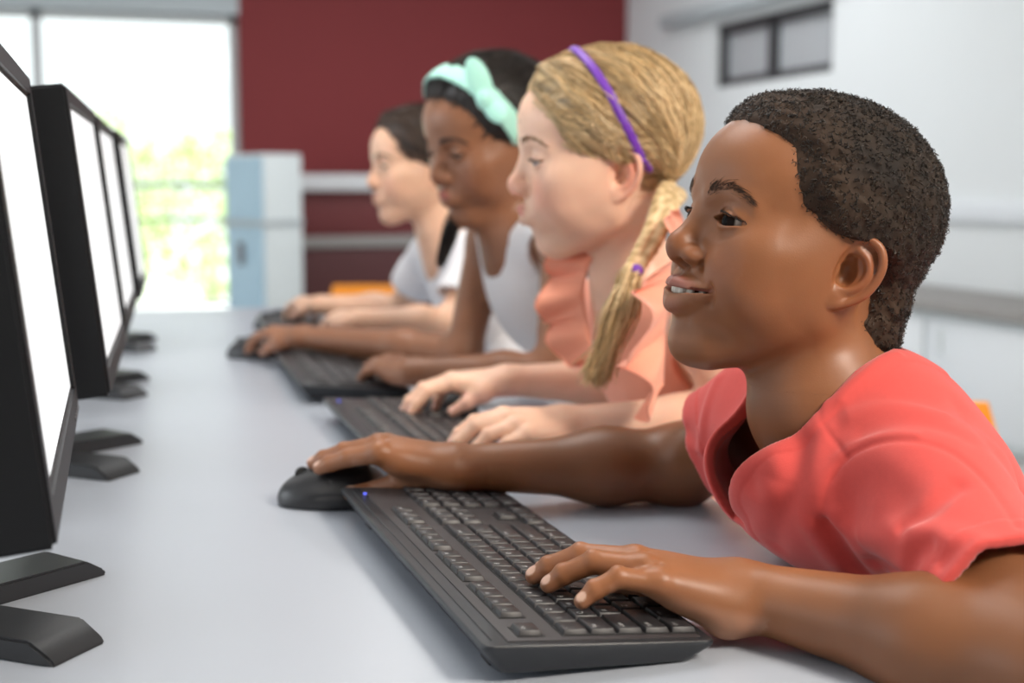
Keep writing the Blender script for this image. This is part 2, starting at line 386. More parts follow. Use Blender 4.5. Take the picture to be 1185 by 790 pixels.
class Hand:
    """x forward along the hand, y towards the thumb, z dorsal. flex: per finger (mcp,pip,dip) degrees; splay degrees; side -1 left, 1 right"""
    def __init__(s,wrist,fwd,up,side,sc=1.,fingers=None,thumb=None):
        s.w=np.asarray(wrist,float); x=unit(fwd); z=np.asarray(up,float); z=unit(z-x*(z@x)); y=np.cross(z,x)
        # right hand, palm down, fingers forward: the thumb is on the left = z x x
        s.X,s.Z,s.Y=x,z,(y if side>0 else -y); s.s=sc
        s.fg=fingers; s.th=thumb; s.roll=0.
    def T(s,p): return s.w+s.s*(s.X*p[0]+s.Y*p[1]+s.Z*p[2])
    def V(s,p): return s.X*p[0]+s.Y*p[1]+s.Z*p[2]
    def prims(s):
        T,sc=s.T,s.s; out=[]; s.tips=[]; s.nails=[]
        mcp=[(.068,.0215,.004),(.0715,.0060,.0065),(.067,-.0085,.0045),(.059,-.0220,.000)]
        ln=[(.0330,.0205,.0175),(.0365,.0235,.0180),(.0335,.0220,.0175),(.0260,.0165,.0155)]
        rr=[(.0088,.0078,.0070,.0058),(.0090,.0080,.0071,.0059),(.0085,.0076,.0068,.0057),(.0077,.0068,.0061,.0052)]
        cb=[(.008,.0105,.001),(.006,.0035,.003),(.006,-.0045,.002),(.008,-.0120,-.001)]
        for m,c,r in zip(mcp,cb,rr): out.append(rcone(T(c),T(m),.0115*sc,(r[0]+.0006)*sc,'u',.012*sc))
        out.append(ell(T((.040,.002,-.003)),A(.033,.026,.0115)*sc,np.stack([s.X,s.Y,s.Z],1),'u',.012*sc))
        out.append(ell(T((.024,-.017,-.007)),A(.026,.011,.011)*sc,np.stack([s.X,s.Y,s.Z],1),'u',.012*sc))
        for m in mcp: out.append(ball(T((m[0]-.001,m[1],m[2]+.0022)),.0062*sc,'u',.006*sc))
        for i in range(3):
            a=(A(*mcp[i])+A(*mcp[i+1]))/2; out.append(bump([T(a+A(-.002,0,.007)),T(a+A(.010,0,.005))],-.0014*sc,.003*sc,0))
        # thumb
        t=s.th; pts=[T(q) for q in t]; s.thumb=pts
        out.append(rcone(T((.010,.010,-.003)),pts[0],.0115*sc,.0110*sc,'u',.012*sc))
        out.append(rcone(pts[0],pts[1],.0108*sc,.0086*sc,'u',.008*sc)); out.append(rcone(pts[1],pts[2],.0084*sc,.0064*sc,'u',.003*sc))
        out.append(rcone(pts[0],T((.050,.018,-.002)),.007*sc,.008*sc,'u',.012*sc))   # web
        s.j=[]
        for i,(m,l,r,(fx,sp)) in enumerate(zip(mcp,ln,rr,s.fg)):
            p=A(*m); ang=0; q=[T(p)]; sp=math.radians(sp); dirs=[]
            for L,f in zip(l,fx):
                ang+=math.radians(f)
                d=A(math.cos(ang)*math.cos(sp),math.cos(ang)*math.sin(sp),-math.sin(ang)); dirs.append(d)
                p=p+d*L; q.append(T(p))
            s.j.append(q); s.tips.append(q[3])
            last=dirs[2]; e=q[3]-s.V(last)*r[3]*sc*.9
            out.append(rcone(q[0],q[1],r[0]*sc,r[1]*sc,'u',.004*sc)); out.append(rcone(q[1],q[2],r[1]*sc,r[2]*sc,'u',.0018*sc)); out.append(rcone(q[2],e,r[2]*sc,r[3]*sc,'u',.0018*sc))
            for jn,dd,rd in((1,dirs[0]+dirs[1],r[1]),(2,dirs[1]+dirs[2],r[2])):
                nrm=unit(np.cross(s.V(unit(dd)),s.Y)); nrm=nrm if nrm@s.Z>-.3 else -nrm
                out.append(bump([q[jn]+nrm*rd*sc],.0009*sc,.005*sc,0))
            nz=s.Z*math.cos(s.roll)+s.Y*math.sin(s.roll); nz=unit(nz-s.V(last)*(nz@s.V(last)))
            s.nail(out,e-s.V(last)*.0012*sc,s.V(last),nz,r[3]*sc)
        dl=unit(pts[2]-pts[1]); up=unit(s.thumb_up if hasattr(s,'thumb_up') else s.Z*.75+s.Y*.55); up=unit(up-dl*(up@dl))
        s.nail(out,pts[2]-dl*.0005,dl,up,.0068*sc)
        return out
    def nail(s,out,c,d,up,r):
        y=np.cross(up,d); s.nails.append((c,d,y,up,r))
        out.append(ell(c+up*r*.76-d*r*.05,A(r*.88,r*.74,r*.22),np.stack([d,y,up],1),'u',r*.12))
def nail_mask(P,hands):
    m=np.zeros(len(P))
    for h in hands:
        for c,d,y,up,r in h.nails:
            q=P-(c+up*r*.9-d*r*.05); u=q@d/(r*.74);v=q@y/(r*.62);w=q@up
            m=np.maximum(m,np.clip((1.05-np.sqrt(u*u+v*v))*6,0,1)*(np.abs(w)<r*.45))
    return m
def line_dist(P,pts):
    return cap_line(pts)(P)
def hand_ik(h,targets,dipr=.6):
    """bend each finger so that its tip reaches its target; h.fg is filled in"""
    mcp=[(.068,.0215,.004),(.0715,.0060,.0065),(.067,-.0085,.0045),(.059,-.0220,.000)]
    ln=[(.0330,.0205,.0175),(.0365,.0235,.0180),(.0335,.0220,.0175),(.0260,.0165,.0155)]
    fg=[]
    for m,l,t in zip(mcp,ln,targets):
        q=A((np.asarray(t)-h.w)@h.X,(np.asarray(t)-h.w)@h.Y,(np.asarray(t)-h.w)@h.Z)/h.s-A(*m)
        sp=math.atan2(q[1],q[0]); sp=max(-.45,min(.45,sp)); D=np.linalg.norm(q)
        def reach(p):
            x=l[0]+l[1]*math.cos(p)+l[2]*math.cos(p*(1+dipr)); z=-(l[1]*math.sin(p)+l[2]*math.sin(p*(1+dipr))); return x,z
        a,b=.12,1.7
        for _ in range(40):
            c=(a+b)/2; x,z=reach(c)
            if math.hypot(x,z)>D: a=c
            else: b=c
        x,z=reach(c); el=math.atan2(-q[2],math.hypot(q[0],q[1])); fl=el-math.atan2(-z,x)
        fg.append(((math.degrees(fl),math.degrees(c),math.degrees(c*dipr)),math.degrees(sp)))
    h.fg=fg
    return h
def local(h,p): v=np.asarray(p)-h.w; return A(v@h.X,v@h.Y,v@h.Z)/h.s
# ---------------------------------------------------------------- the boy in front
def vnoise(P,f,seed=0):
    """smooth pseudo-noise of summed sines, about -1..1"""
    r=np.random.RandomState(seed); out=np.zeros(len(P))
    for i in range(5):
        d=r.normal(size=3); d/=np.linalg.norm(d); out+=np.sin(P@d*f*(.7+.25*i)+r.rand()*7+.8*np.sin(P@np.roll(d,1)*f*.6+r.rand()*6))
    return out/3.2
def dispn(c,r,amp,f,seed=0): return disp(lambda P:amp*vnoise(P,f,seed),c,r)
def skin_colors(V,base,heads,hands,lip_rgb,nail_rgb,blush,tip_rgb,armdark=1.):
    col=np.tile(A(*base),(len(V),1))
    col*= (1+.06*vnoise(V,55,3)+.04*vnoise(V,160,4))[:,None]
    for hd in heads:
        q=hd.L(V); near=(np.abs(q)<.16).all(1)
        if not near.any(): continue
        d=np.full(len(V),1.); d[near]=np.minimum(cap_line(hd.up)(V[near]),cap_line(hd.lo)(V[near]))
        wx=np.clip(np.abs(q[:,0])/(.0215+.011*hd.p['smile']),0,1)**2; m=np.clip((.0066*hd.s*hd.p['lip']*(1-.55*wx)-d)/(.0022*hd.s),0,1)*(q[:,1]>.07)
        ck=np.exp(-(((np.abs(q[:,0])-.040)/.018)**2+((q[:,1]-.062)/.03)**2+((q[:,2]+.018)/.020)**2))*.8
        ns=np.exp(-((q[:,0]/.016)**2+((q[:,1]-.1)/.014)**2+((q[:,2]+.012)/.014)**2))*.5
        er=np.clip(1-np.abs(np.abs(q[:,0])-.078)/.012,0,1)*np.exp(-((q[:,1]+.014)/.022)**2-((q[:,2]+.002)/.035)**2)*.9
        b=np.clip(ck+ns+er,0,1)[:,None]*near[:,None]
        col=col*(1-b)+b*(col*A(*blush))
        col=col*(1-m[:,None])+m[:,None]*A(*lip_rgb)
    if len(heads) and armdark<1:  # arm skin darker than hands and face, its shaded side put into the colour
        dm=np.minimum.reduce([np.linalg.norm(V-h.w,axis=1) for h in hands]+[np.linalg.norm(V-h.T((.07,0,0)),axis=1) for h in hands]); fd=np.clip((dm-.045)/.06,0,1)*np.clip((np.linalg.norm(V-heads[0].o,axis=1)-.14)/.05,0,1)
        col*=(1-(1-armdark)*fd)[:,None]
    for h in hands:
        for t in h.tips+[h.thumb[2]]:
            m=(np.clip(1-np.linalg.norm(V-t,axis=1)/(.016*h.s),0,1)*.7)[:,None]; col=col*(1-m)+m*A(*tip_rgb)
        # palms are paler than the back of the hand
        q=(V-h.w); x=q@h.X/h.s; z=q@h.Z/h.s; y=q@h.Y/h.s
        m=(np.clip((-.004-z)/.006,0,1)*(x>-.01)*(x<.09)*(np.abs(y)<.05)*(np.abs(z)<.03)*.6)[:,None]; col=col*(1-m)+m*A(*tip_rgb)
    nm=nail_mask(V,hands)[:,None]; col=col*(1-nm)+nm*A(*nail_rgb)
    return np.clip(col,0,1)
def person_root(name,label,loc):
    o=empty(name,loc); tag(o,label,'person'); return o
def strands(name,pts_list,r0,r1,mt,parent,cols=None,sides=3):
    """thin tapering tubes; pts_list: arrays (n,3); one mesh"""
    Vs=[];Qs=[];Cs=[];n=0
    for i,P in enumerate(pts_list):
        P=np.asarray(P); m=len(P)
        t=np.gradient(P,axis=0); t/=np.maximum(np.linalg.norm(t,axis=1,keepdims=True),1e-9)
        ref=A(.31,.52,.79); u=np.cross(t,ref); u/=np.maximum(np.linalg.norm(u,axis=1,keepdims=True),1e-9); v=np.cross(t,u)
        rr=(r0+(r1-r0)*np.linspace(0,1,m))[:,None]
        for s in range(sides):
            a=2*PI*s/sides; Vs.append(P+rr*(u*math.cos(a)+v*math.sin(a)))
        b=n+np.arange(m-1)
        for s in range(sides):
            s2=(s+1)%sides
            Qs.append(np.stack([b+s*m,b+s2*m,b+s2*m+1,b+s*m+1],1))
        if cols is not None: Cs.append(np.tile(A(*cols[i]),(m*sides,1)))
        n+=m*sides
    return mesh_obj(name,np.concatenate(Vs),np.concatenate(Qs),mt,parent,True,np.concatenate(Cs) if Cs else None)
def project(prims,P,n=4,it=3,off=0.):
    """pull points on to a modelled surface"""
    P=P.copy()
    for _ in range(it):
        f=fold(prims,P)-off; e=.0006
        g=np.stack([fold(prims,P+d)-off-f for d in (A(e,0,0),A(0,e,0),A(0,0,e))],1)/e
        P-=(f/np.maximum((g*g).sum(1),.1))[:,None]*g
    g/=np.maximum(np.linalg.norm(g,axis=1,keepdims=True),1e-6)
    return P,g


def hit(prims,x,y,d0=.7,d1=1.6):
    """the first point of a modelled surface along a line of sight"""
    r=ray(x,y); d=d0
    for _ in range(160):
        f=float(fold(prims,(CAM+d*r)[None])[0])
        if f<.0002: break
        d+=max(f*.7,.0002)/np.linalg.norm(r)
        if d>d1: break
    return CAM+d*r
def hits(prims,pts,**k): return [hit(prims,x,y,**k) for x,y in pts]
def strok(prims,pts,amp,w,**k): return bump(hits(prims,pts,**k),amp,w)
def lash_strands(hd,rs,n=34,ln=.0048,sides=(-1,1)):
    out=[]; re=.0116
    for q in sides:
        c=A(q*.0315,.0665,.0160)
        for i in range(n):
            t=-1+2*(i+rs.rand()*.6)/n; u=.0005+t*hd.p['eye_w']; z=(hd.p['lid_up']+.0003)*max(0,1-t*t)**.75+u*hd.p['tilt']
            y=math.sqrt(max((re+.0018)**2-u*u-z*z,1e-7)); d=A(q*t*.45,1.,.10+.30*rs.rand()); d/=np.linalg.norm(d)
            p0=c+A(q*u,y-.0006,z); L=ln*(.55+.45*(t*.5+.5))
            out.append(np.array([hd.T(p0+d*L*s+A(0,0,.35*L*s*s)) for s in(0,.35,.7,1)]))
    return out
def brow_strands(hd,prims,rs,n,pts,w=.0032,ln=.0065,sides=(-1,1)):
    out=[];sp=np.array(spline([A(*p) for p in pts],12)); m=len(sp)
    P=[];D=[]
    for q in sides:
        for i in range(n):
            t=rs.rand(); j=min(int(t*(m-1)),m-2); p=sp[j]+(sp[j+1]-sp[j])*(t*(m-1)-j); d=unit(sp[j+1]-sp[j])
            p=p+A(0,0,1)*rs.normal()*w*.45*(1-.55*t)
            P.append(hd.T(p*A(q,1,1))); D.append(hd.M@(unit(d+A(0,0,.55*(1-t)+rs.normal()*.12))*A(q,1,1)))
    P,g=project(prims,np.array(P))
    D=np.array(D); D-=g*np.einsum('ij,ij->i',D,g)[:,None]
    for p,d,n_ in zip(P,D,g):
        L=ln*hd.s*(.6+.5*rs.rand()); out.append(np.array([p+n_*.0002,p+d*L*.5+n_*.0009,p+d*L+n_*.0007]))
    return out
def build_boy():
    hd=Head((.551,.9313,.971),3.27,10.6,1.45,1.0707,smile=1.,open=.0043,nose_w=1.15,lip=1.15,lid_up=.0049,lid_lo=.0033,gaze=(-.05,-.04),cheek=1.05,tilt=-.10,eye_w=.0150,iris_r=.80,nose_z=.0018)
    T=hd.T
    N=A(.562,.9045,.855); SL=A(.572,.772,.808); SR=A(.585,1.040,.822)
    eL=pd(1215,772,.795); wL=A(.434,.798,.750); eR=A(.566,1.165,.757); wR=A(.348,1.196,.763)
    hl=Hand(wL,A(-.943,.256,.2125),A(.225,.021,.974),-1,1.06)
    hl.th=[(.032,.026,-.010),(.056,.036,-.016),(.074,.034,-.018)]
    hand_ik(hl,[pz(612,660,.750),pz(612,670,.751),pz(628,681,.751),pz(667,701,.7515)],.35); hl.roll=-.55
    hr=Hand(wR,A(-.90,.33,.20),A(.2,-.12,1),1,1.08)
    hr.th=[local(hr,p) for p in (A(.312,1.205,.757),A(.278,1.221,.742),A(.252,1.232,.737))]
    hr.roll=.45
    hand_ik(hr,[A(.2075,1.268,.751),A(.2035,1.288,.751),A(.220,1.312,.742),A(.245,1.318,.736)])
    sp1=A(.690,.900,.735); pel=A(.800,.900,.570)
    head=hd.prims()
    ax=unit(sp1-N); Rt=np.stack([unit(np.cross(A(0,1,0),ax)),A(0,1,0),ax],1)
    tor=[rcone(T((0,-.022,-.030)),N+A(-.004,0,.004),.046,.052,'u',.02), rcone(N,N+A(.03,0,-.03),.050,.06,'u',.03)]
    nape=ell(T((0,-.046,-.024)),A(.042,.032,.040)*hd.s,hd.M,'u',.02); tor.append(nape)
    tor+=[rcone(N+A(.020,-.035,-.012),SL+A(.01,.02,0),.036,.036,'u',.03),rcone(N+A(.020,.035,-.012),SR+A(.01,-.02,0),.036,.036,'u',.03)]
    tor+=[ell(N+ax*.095+A(-.008,0,-.008),(.066,.100,.100),Rt,'u',.03),ell((sp1+pel)/2,(.072,.100,.12),None,'u',.04),ell(pel,(.090,.120,.085),None,'u',.04)]
    arms=[rcone(SL,eL,.0350,.0330,'u',.02),rcone(eL,eL*.62+wL*.38,.0345,.0365,'u',.02),rcone(eL*.62+wL*.38,wL,.0345,.0215,'u',.02),ell(wL,A(.022,.0275,.0185)*1.04,np.stack([hl.X,hl.Y,hl.Z],1),'u',.014)]
    arms+=[rcone(SR,eR,.0350,.034,'u',.03),rcone(eR,eR*.65+wR*.35,.0345,.0315,'u',.03),rcone(eR*.65+wR*.35,wR,.0315,.0205,'u',.03),ell(wR,A(.022,.0265,.0175),np.stack([hr.X,hr.Y,hr.Z],1),'u',.014)]
    arms+=[bump([hl.T((.004+.006*i,-.026,-.012)),hl.T((.002+.006*i,-.022,.004))],-.0011,.0016,0) for i in range(4)]
    arms+=[ball(hl.T((-.012,-.019,.010)),.0085,'u',.010),ball(hl.T((.012,-.018,-.0135)),.0135,'u',.022)]
    neckd=[bump([T((-.050,-.018,-.040)),N+A(-.035,-.018,-.01)],.003,.010,0),bump([T((.050,-.018,-.040)),N+A(-.035,.018,-.01)],.003,.010,0)]
    body=head+tor+arms+neckd
    legs=[]
    for s in(-1,1):
        k=A(.475,.90+s*.095,.565);a=A(.52,.90+s*.095,.235)
        legs+=[rcone(pel+A(-.01,s*.065,-.01),k,.070,.050,'u',.02),rcone(k,k*.6+a*.4,.047,.046,'u',.02),rcone(k*.6+a*.4,a,.044,.030,'u',.02),rcone(a+A(.015,0,-.02),a+A(-.10,s*.02,-.045),.028,.024,'u',.02)]
    body+=legs+hl.prims()+hr.prims()
    # ---- the T-shirt: a loose bag over the chest, two short sleeves, a wide neck
    dl=unit(eL-SL); dr=unit(eR-SR)
    sh=[ell(N+ax*.09,(.080,.116,.112),Rt,'u',0),ell(A(.563,.910,.783),(.090,.108,.056),np.stack([unit(A(.86,0,-.5)),A(0,1,0),unit(A(.5,0,.86))],1),'u',.05),
        ell((sp1+pel)/2+A(-.005,0,0),(.088,.118,.13),None,'u',.05),ell(pel,(.104,.134,.095),None,'u',.05),
        rcone(N+A(.024,-.030,.000),SL+A(.006,.012,.004),.044,.046,'u',.04),rcone(N+A(.024,.030,.000),SR+A(.006,-.012,.004),.044,.046,'u',.04),
        rcone(N+A(.015,0,-.008),N+A(.05,0,-.03),.058,.065,'u',.03),
        rcone(SL,SL+dl*.115+A(0,0,-.004),.048,.053,'u',.035),rcone(SR,SR+dr*.085+A(-.01,0,0),.050,.050,'u',.04)]
    seam=[(954,583),(959,561),(981,530),(1018,512),(1060,509),(1103,524),(1140,556),(1161,583),(1177,609)]
    base=list(sh)
    S=lambda pts,a,w: sh.append(strok(base,pts,a,w))
    S(seam,-.0016,.0028); S([(947,588),(951,560),(974,526),(1014,506),(1060,502)],.0012,.004)
    S([(949,440),(951,487),(981,530)],-.0008,.0025)
    S([(954,604),(975,636),(1018,684)],-.006,.006); S([(942,612),(965,648),(1000,684)],.004,.010); S([(968,598),(992,630),(1030,668)],.004,.009)
    S([(1046,612),(1075,590),(1106,563)],-.0045,.007); S([(1000,622),(1056,618),(1126,630),(1165,650)],.0050,.010); S([(985,575),(1010,560),(1040,575)],-.004,.016)
    S([(1050,660),(1060,640),(1075,630)],-.005,.008); S([(1010,650),(1030,660),(1045,675)],-.004,.007); S([(1090,650),(1105,637),(1120,630)],-.003,.006)
    S([(895,530),(885,575),(868,625)],.0022,.011); S([(925,515),(915,570),(898,630)],-.0030,.010); S([(870,560),(862,600),(856,625)],-.0025,.008); S([(950,500),(948,560),(940,600)],.003,.010)
    S([(960,455),(995,425),(1025,402)],-.0022,.004); S([(975,462),(1008,432),(1040,412)],.0020,.005); S([(985,480),(1030,470),(1090,480)],.0022,.008); S([(1000,500),(1050,488),(1120,505)],-.0018,.008)
    S([(800,440),(795,500),(805,560)],-.0030,.008); S([(780,450),(775,500),(785,560)],.0025,.008); S([(830,440),(815,480),(812,520)],.0025,.007)
    S([(1110,470),(1145,510),(1180,560)],-.002,.010)
    sh.append(dispn(N,1.,.0012,60,11))
    B=A(.613,.894,.912);V=A(.478,.934,.786); mid=(B+V)/2; a=unit(V-B); l=unit(A(0,1,0)-a*a[1]); n=np.cross(a,l); n=n if n[2]>0 else -n; La=np.linalg.norm(V-B)/2
    m32,a32,l32,n32=[x.astype(np.float32) for x in(mid,a,l,n)]
    def neck(P):
        q=P-m32; t=(q@a32)/La; w=.059*(1-.36*np.maximum(t,0)**1.3); return np.maximum((np.sqrt(t*t+((q@l32)/w)**2)-1)*.055,-.035-(q@n32))
    neck_r=Pr(neck,mid,.10,'s',.002)
    sh.append(disp(lambda P:-.0018*np.clip(1-np.abs(neck(P)-.006)/.0055,0,1)**.3,mid,.12))
    def cuff(c,d):
        c=np.asarray(c,np.float32);d=np.asarray(d,np.float32)
        return lambda P:(P-c)@d
    cl=cuff(SL+dl*.108+A(0,0,.0),unit(dl+A(-.0,-.1,.15))); cr=cuff(SR+dr*.075+A(-.012,0,-.002),unit(dr*.55+A(-.75,.25,-.1)))
    for cf,c in((cl,SL+dl*.11),(cr,SR+dr*.08)):
        sh.append(disp(lambda P,cf=cf:np.where(np.abs(cf(P)+.009)<.0085,-.0008,0).astype(np.float32),c,.085))
    bag=list(sh)
    sh.append(Pr(None,N,9,'shell',amp=.0075))
    sh.append(neck_r)
    far=lambda c,r:(lambda P:np.linalg.norm(P-np.asarray(c,np.float32),axis=1)-r)
    for cf,c in((cl,SL+dl*.145),(cr,SR+dr*.125+A(-.03,0,0))):
        sh.append(Pr(lambda P,cf=cf,g=far(c,.085):np.maximum(-cf(P),g(P)),c,.085,'s',.002))
    sh.append(Pr(lambda P:P[:,2]-.545,A(.8,.9,.45),.2,'s',.002))
    shorts=[ell(pel,(.108,.136,.098),None,'u',.02)]
    for s in(-1,1):
        k=A(.475,.90+s*.095,.565); shorts.append(rcone(pel+A(-.01,s*.065,-.01),k,.078,.064,'u',.03))
        shorts.append(Pr(lambda P,k=k:np.linalg.norm(P-k.astype(np.float32)-A(-.03,0,0).astype(np.float32),axis=1)-.085,k+A(-.03,0,0),.085,'s',.002))
    return dict(hd=hd,hands=[hl,hr],body=body,head=head,shirt=sh,bag=bag,shorts=shorts,N=N,pel=pel,neck=[tor[0],nape])
def hair_prims(hd,head,hair_y,th,nz,extra=()):
    """short hair: the skull, thickened inside the hairline. hair_y: list of (z,y) of the hairline"""
    zs=np.array([z for z,y in hair_y]);ys=np.array([y for z,y in hair_y]); o=np.argsort(zs);zs,ys=zs[o],ys[o]
    def depth(P):
        q=hd.L(P); return np.interp(q[:,2],zs,ys).astype(np.float32)-q[:,1]
    core=[p for p in head if p.op=='u' and np.linalg.norm(hd.L(p.c[None])[0])<.09 and p.r>.03*hd.s]
    core=core[:4]+list(extra)
    def off(P):
        d=depth(P); return -(-.004+(th+.004)*np.clip(d/.024+.25,0,1)**.7+nz(P))
    return core+[disp(off,hd.o,.25)],depth
BOY_LINE=[(.14,.080),(.10,.0745),(.089,.0665),(.083,.0565),(.077,.0475),(.070,.043),(.060,.043),(.050,.042),(.04,.036),(.028,.029),(.021,.020),(.017,-.012),(.008,-.030),(-.004,-.036),(-.02,-.037),(-.038,-.037),(-.050,-.043),(-.058,-.056),(-.064,-.080),(-.070,-.12)]
def boy_hair(hd,head,root,rs,extra):
    nz=lambda P:.0009*vnoise(P,420,5)+.0008*vnoise(P,260,6)
    pr,depth=hair_prims(hd,head,BOY_LINE,.0096,nz,extra)
    c=hd.T((0,-.005,.03)); V,Q=nets(pr,c-.155,c+.155,.0016)
    d=depth(V); ok=d>-.012; Q=Q[ok[Q].all(1)]
    m=mat('short_black_hair',(.018,.012,.009),rough=.75,attr=True,spec=.25)
    u=np.unique(Q); mp=np.full(len(V),-1); mp[u]=np.arange(len(u)); V2=V[u]
    t=np.clip(.5+.5*vnoise(V2,130,8),0,1)[:,None]; side=np.clip(1-depth(V2)/.05,0,1)[:,None]
    col=A(.014,.010,.008)*(1-t*.6)+A(.050,.030,.018)*t*.6; col=col*(1-side*.45)+A(.075,.038,.020)*side*.45
    hair=mesh_obj('hair',V2,mp[Q],m,root,True,col)
    # tight curls standing on it
    tri=V[Q].mean(1); w=np.clip((depth(tri)+.008)/.012,0.12,1); idx=rs.choice(len(tri),11000,p=w/w.sum())
    P=tri[idx]; nr=np.cross(V[Q[idx,1]]-V[Q[idx,0]],V[Q[idx,2]]-V[Q[idx,0]]); nr/=np.maximum(np.linalg.norm(nr,axis=1,keepdims=True),1e-9)
    L=[];C=[]
    for p,n in zip(P,nr):
        a=unit(np.cross(n,rs.normal(size=3))); b=np.cross(n,a); f=rs.rand()*6.28; r=.0008+.0008*rs.rand(); h=.0015+.0022*rs.rand()
        L.append(np.array([p-n*.001+n*h*s+(a*math.cos(f+5*s)+b*math.sin(f+5*s))*r for s in(0,.25,.5,.75,1)]))
        k=.5+rs.rand(); C.append((.016*k,.011*k,.0085*k) if rs.rand()<.75 else (.055*k,.033*k,.02*k))
    strands('curls',L,.00042,.00028,mat('hair_curl',(.02,.014,.01),rough=.42,attr=True,spec=.6),hair,C)
    return hair
def dress_boy(q,root):
    rs=np.random.RandomState(4); hd=q['hd']
    fab=mat('coral_jersey',(.72,.090,.078),rough=.85,spec=.25,sheen=.25,bump_s=900,bump_d=.12,noise=(220,.05))
    lo,hi=bounds(q['shirt']); V,Q=nets(q['shirt'],lo,hi,.0019*HS); shirt=mesh_obj('t_shirt',V,Q,fab,root)
    blue=mat('dark_denim',(.035,.05,.10),rough=.8); lo,hi=bounds(q['shorts']); V,Q=nets(q['shorts'],lo,hi,.006); mesh_obj('shorts',V,Q,blue,root)
    hd.eye_objs(root,(.013,.006,.004),(.33,.285,.255))
    boy_hair(hd,q['head'],root,rs,q['neck'])
    dk=mat('dark_lash',(.012,.008,.006),rough=.6)
    [strands('eyelashes',lash_strands(hd,rs,64,.0040,sides=(q_,)),.00050,.00010,dk,root) for q_ in(-1,1)]
    bm_=mat('brow_hair',(.060,.030,.016),rough=.7)
    for q_ in(-1,1): strands('eyebrow',brow_strands(hd,q['head'],rs,260,[(.014,.0840,.0362),(.022,.0815,.0385),(.032,.0765,.0400),(.040,.071,.0365),(.046,.064,.0310)],.0052,.0050,(q_,)),.00019,.00006,bm_,root)
    te=[]
    for i in range(-5,6):
        w=0
        x=(i+.0)*.0068; y=.0893-.036*(abs(x)/.026)**2*.5; te.append(ell(hd.T((x,y,-.0375)),A(.0041,.0024,.0054)*hd.s,hd.M,'u',.0022))
    c=hd.T((0,.08,-.038)); V,Q=nets(te,c-.04,c+.04,.0007); mesh_obj('teeth',V,Q,mat('teeth',(.74,.69,.60),rough=.25),root)
HS=1.
# ---------------------------------------------------------------- the three girls further along the table
def leg_prims(pel,dx=0,dy=0,thin=1.):
    out=[];ks=[]
    for s in(-1,1):
        k=pel+A(-.325+dx,s*.085+dy,-.095);a=k+A(.03,s*.005,-.375); ks.append(k)
        out+=[rcone(pel+A(-.01,s*.065,-.01),k,.066*thin,.047*thin,'u',.02),rcone(k,k*.6+a*.4,.046*thin,.044*thin,'u',.02),rcone(k*.6+a*.4,a,.042*thin,.028*thin,'u',.02),rcone(a+A(.015,0,-.02),a+A(-.10,s*.015,-.058),.028,.024,'u',.02)]
    return out,ks
def arm(S,e,w,h,r=1.):
    return [rcone(S,e,.0330*r,.0270*r,'u',.02),rcone(e,e*.65+w*.35,.0275*r,.0285*r,'u',.02),rcone(e*.65+w*.35,w,.0285*r,.0190*r,'u',.02),ell(w,A(.020,.0245,.0165)*h.s,np.stack([h.X,h.Y,h.Z],1),'u',.012)]
def soft_hand(w,tip,side,sc,up,flex=((16,26,12),(14,28,14),(18,30,14),(24,32,14)),sp=(5,1,-3,-8),th=None):
    h=Hand(w,np.asarray(tip)-w,up,side,sc); h.roll=.4*side
    h.fg=list(zip(flex,sp)); h.th=th or [(.032,.026,-.010),(.056,.038,-.018),(.074,.038,-.028)]
    return h
def make_girl(hd,N,SL,SR,eL,wL,eR,wR,hl,hr,pel,sl=(0,0,1)):
    T=hd.T; head=hd.prims(); sp1=N*.35+pel*.65+A(.01,0,0)
    ax=unit(sp1-N); lat=unit(SR-SL); fr=unit(np.cross(lat,ax)); Rt=np.stack([fr,lat,ax],1)
    tor=[rcone(T((0,-.020,-.030)),N+ax*.01,.038,.043,'u',.02),rcone(N,N+ax*.05,.043,.055,'u',.03),
         rcone(N+ax*.03-lat*.03,SL+lat*.012,.030,.034,'u',.03),rcone(N+ax*.03+lat*.03,SR-lat*.012,.030,.034,'u',.03),
         ell(N+ax*.12,(.062,.092,.105),Rt,'u',.03),ell((sp1+pel)/2,(.064,.088,.12),None,'u',.04),ell(pel,(.085,.115,.085),None,'u',.04)]
    legs,ks=leg_prims(pel)
    body=head+tor+arm(SL,eL,wL,hl)+arm(SR,eR,wR,hr)+legs+hl.prims()+hr.prims()
    return dict(hd=hd,head=head,body=body,hands=[hl,hr],N=N,SL=SL,SR=SR,eL=eL,eR=eR,ax=ax,lat=lat,fr=fr,Rt=Rt,sp1=sp1,pel=pel,ks=ks)
def ell_cut(c,ax,u,v,ru,rv,depth,k=.002):
    """an elliptical neck or arm opening: a short cylinder along ax"""
    c32,a32,u32,v32=[np.asarray(x,np.float32) for x in(c,ax,u,v)]
    fn=lambda P:np.maximum((np.sqrt((((P-c32)@u32)/ru)**2+(((P-c32)@v32)/rv)**2)-1)*min(ru,rv),-depth-((P-c32)@a32))
    return Pr(fn,c,max(ru,rv)+.08,'s',k)
def top_prims(g,infl=.008,front=(0,0,0)):
    N,ax,Rt,sp1,pel,SL,SR,lat,fr=[g[k] for k in('N','ax','Rt','sp1','pel','SL','SR','lat','fr')]
    return [ell(N+ax*.12,A(.062,.092,.105)+infl,Rt,'u',0),ell((sp1+pel)/2,A(.064,.088,.12)+infl*1.4,None,'u',.04),ell(pel,A(.085,.115,.085)+infl*1.4,None,'u',.04),
        rcone(N+ax*.036-lat*.03,SL+lat*.016,.030+infl,.034+infl,'u',.03),rcone(N+ax*.036+lat*.03,SR-lat*.016,.030+infl,.034+infl,'u',.03)]
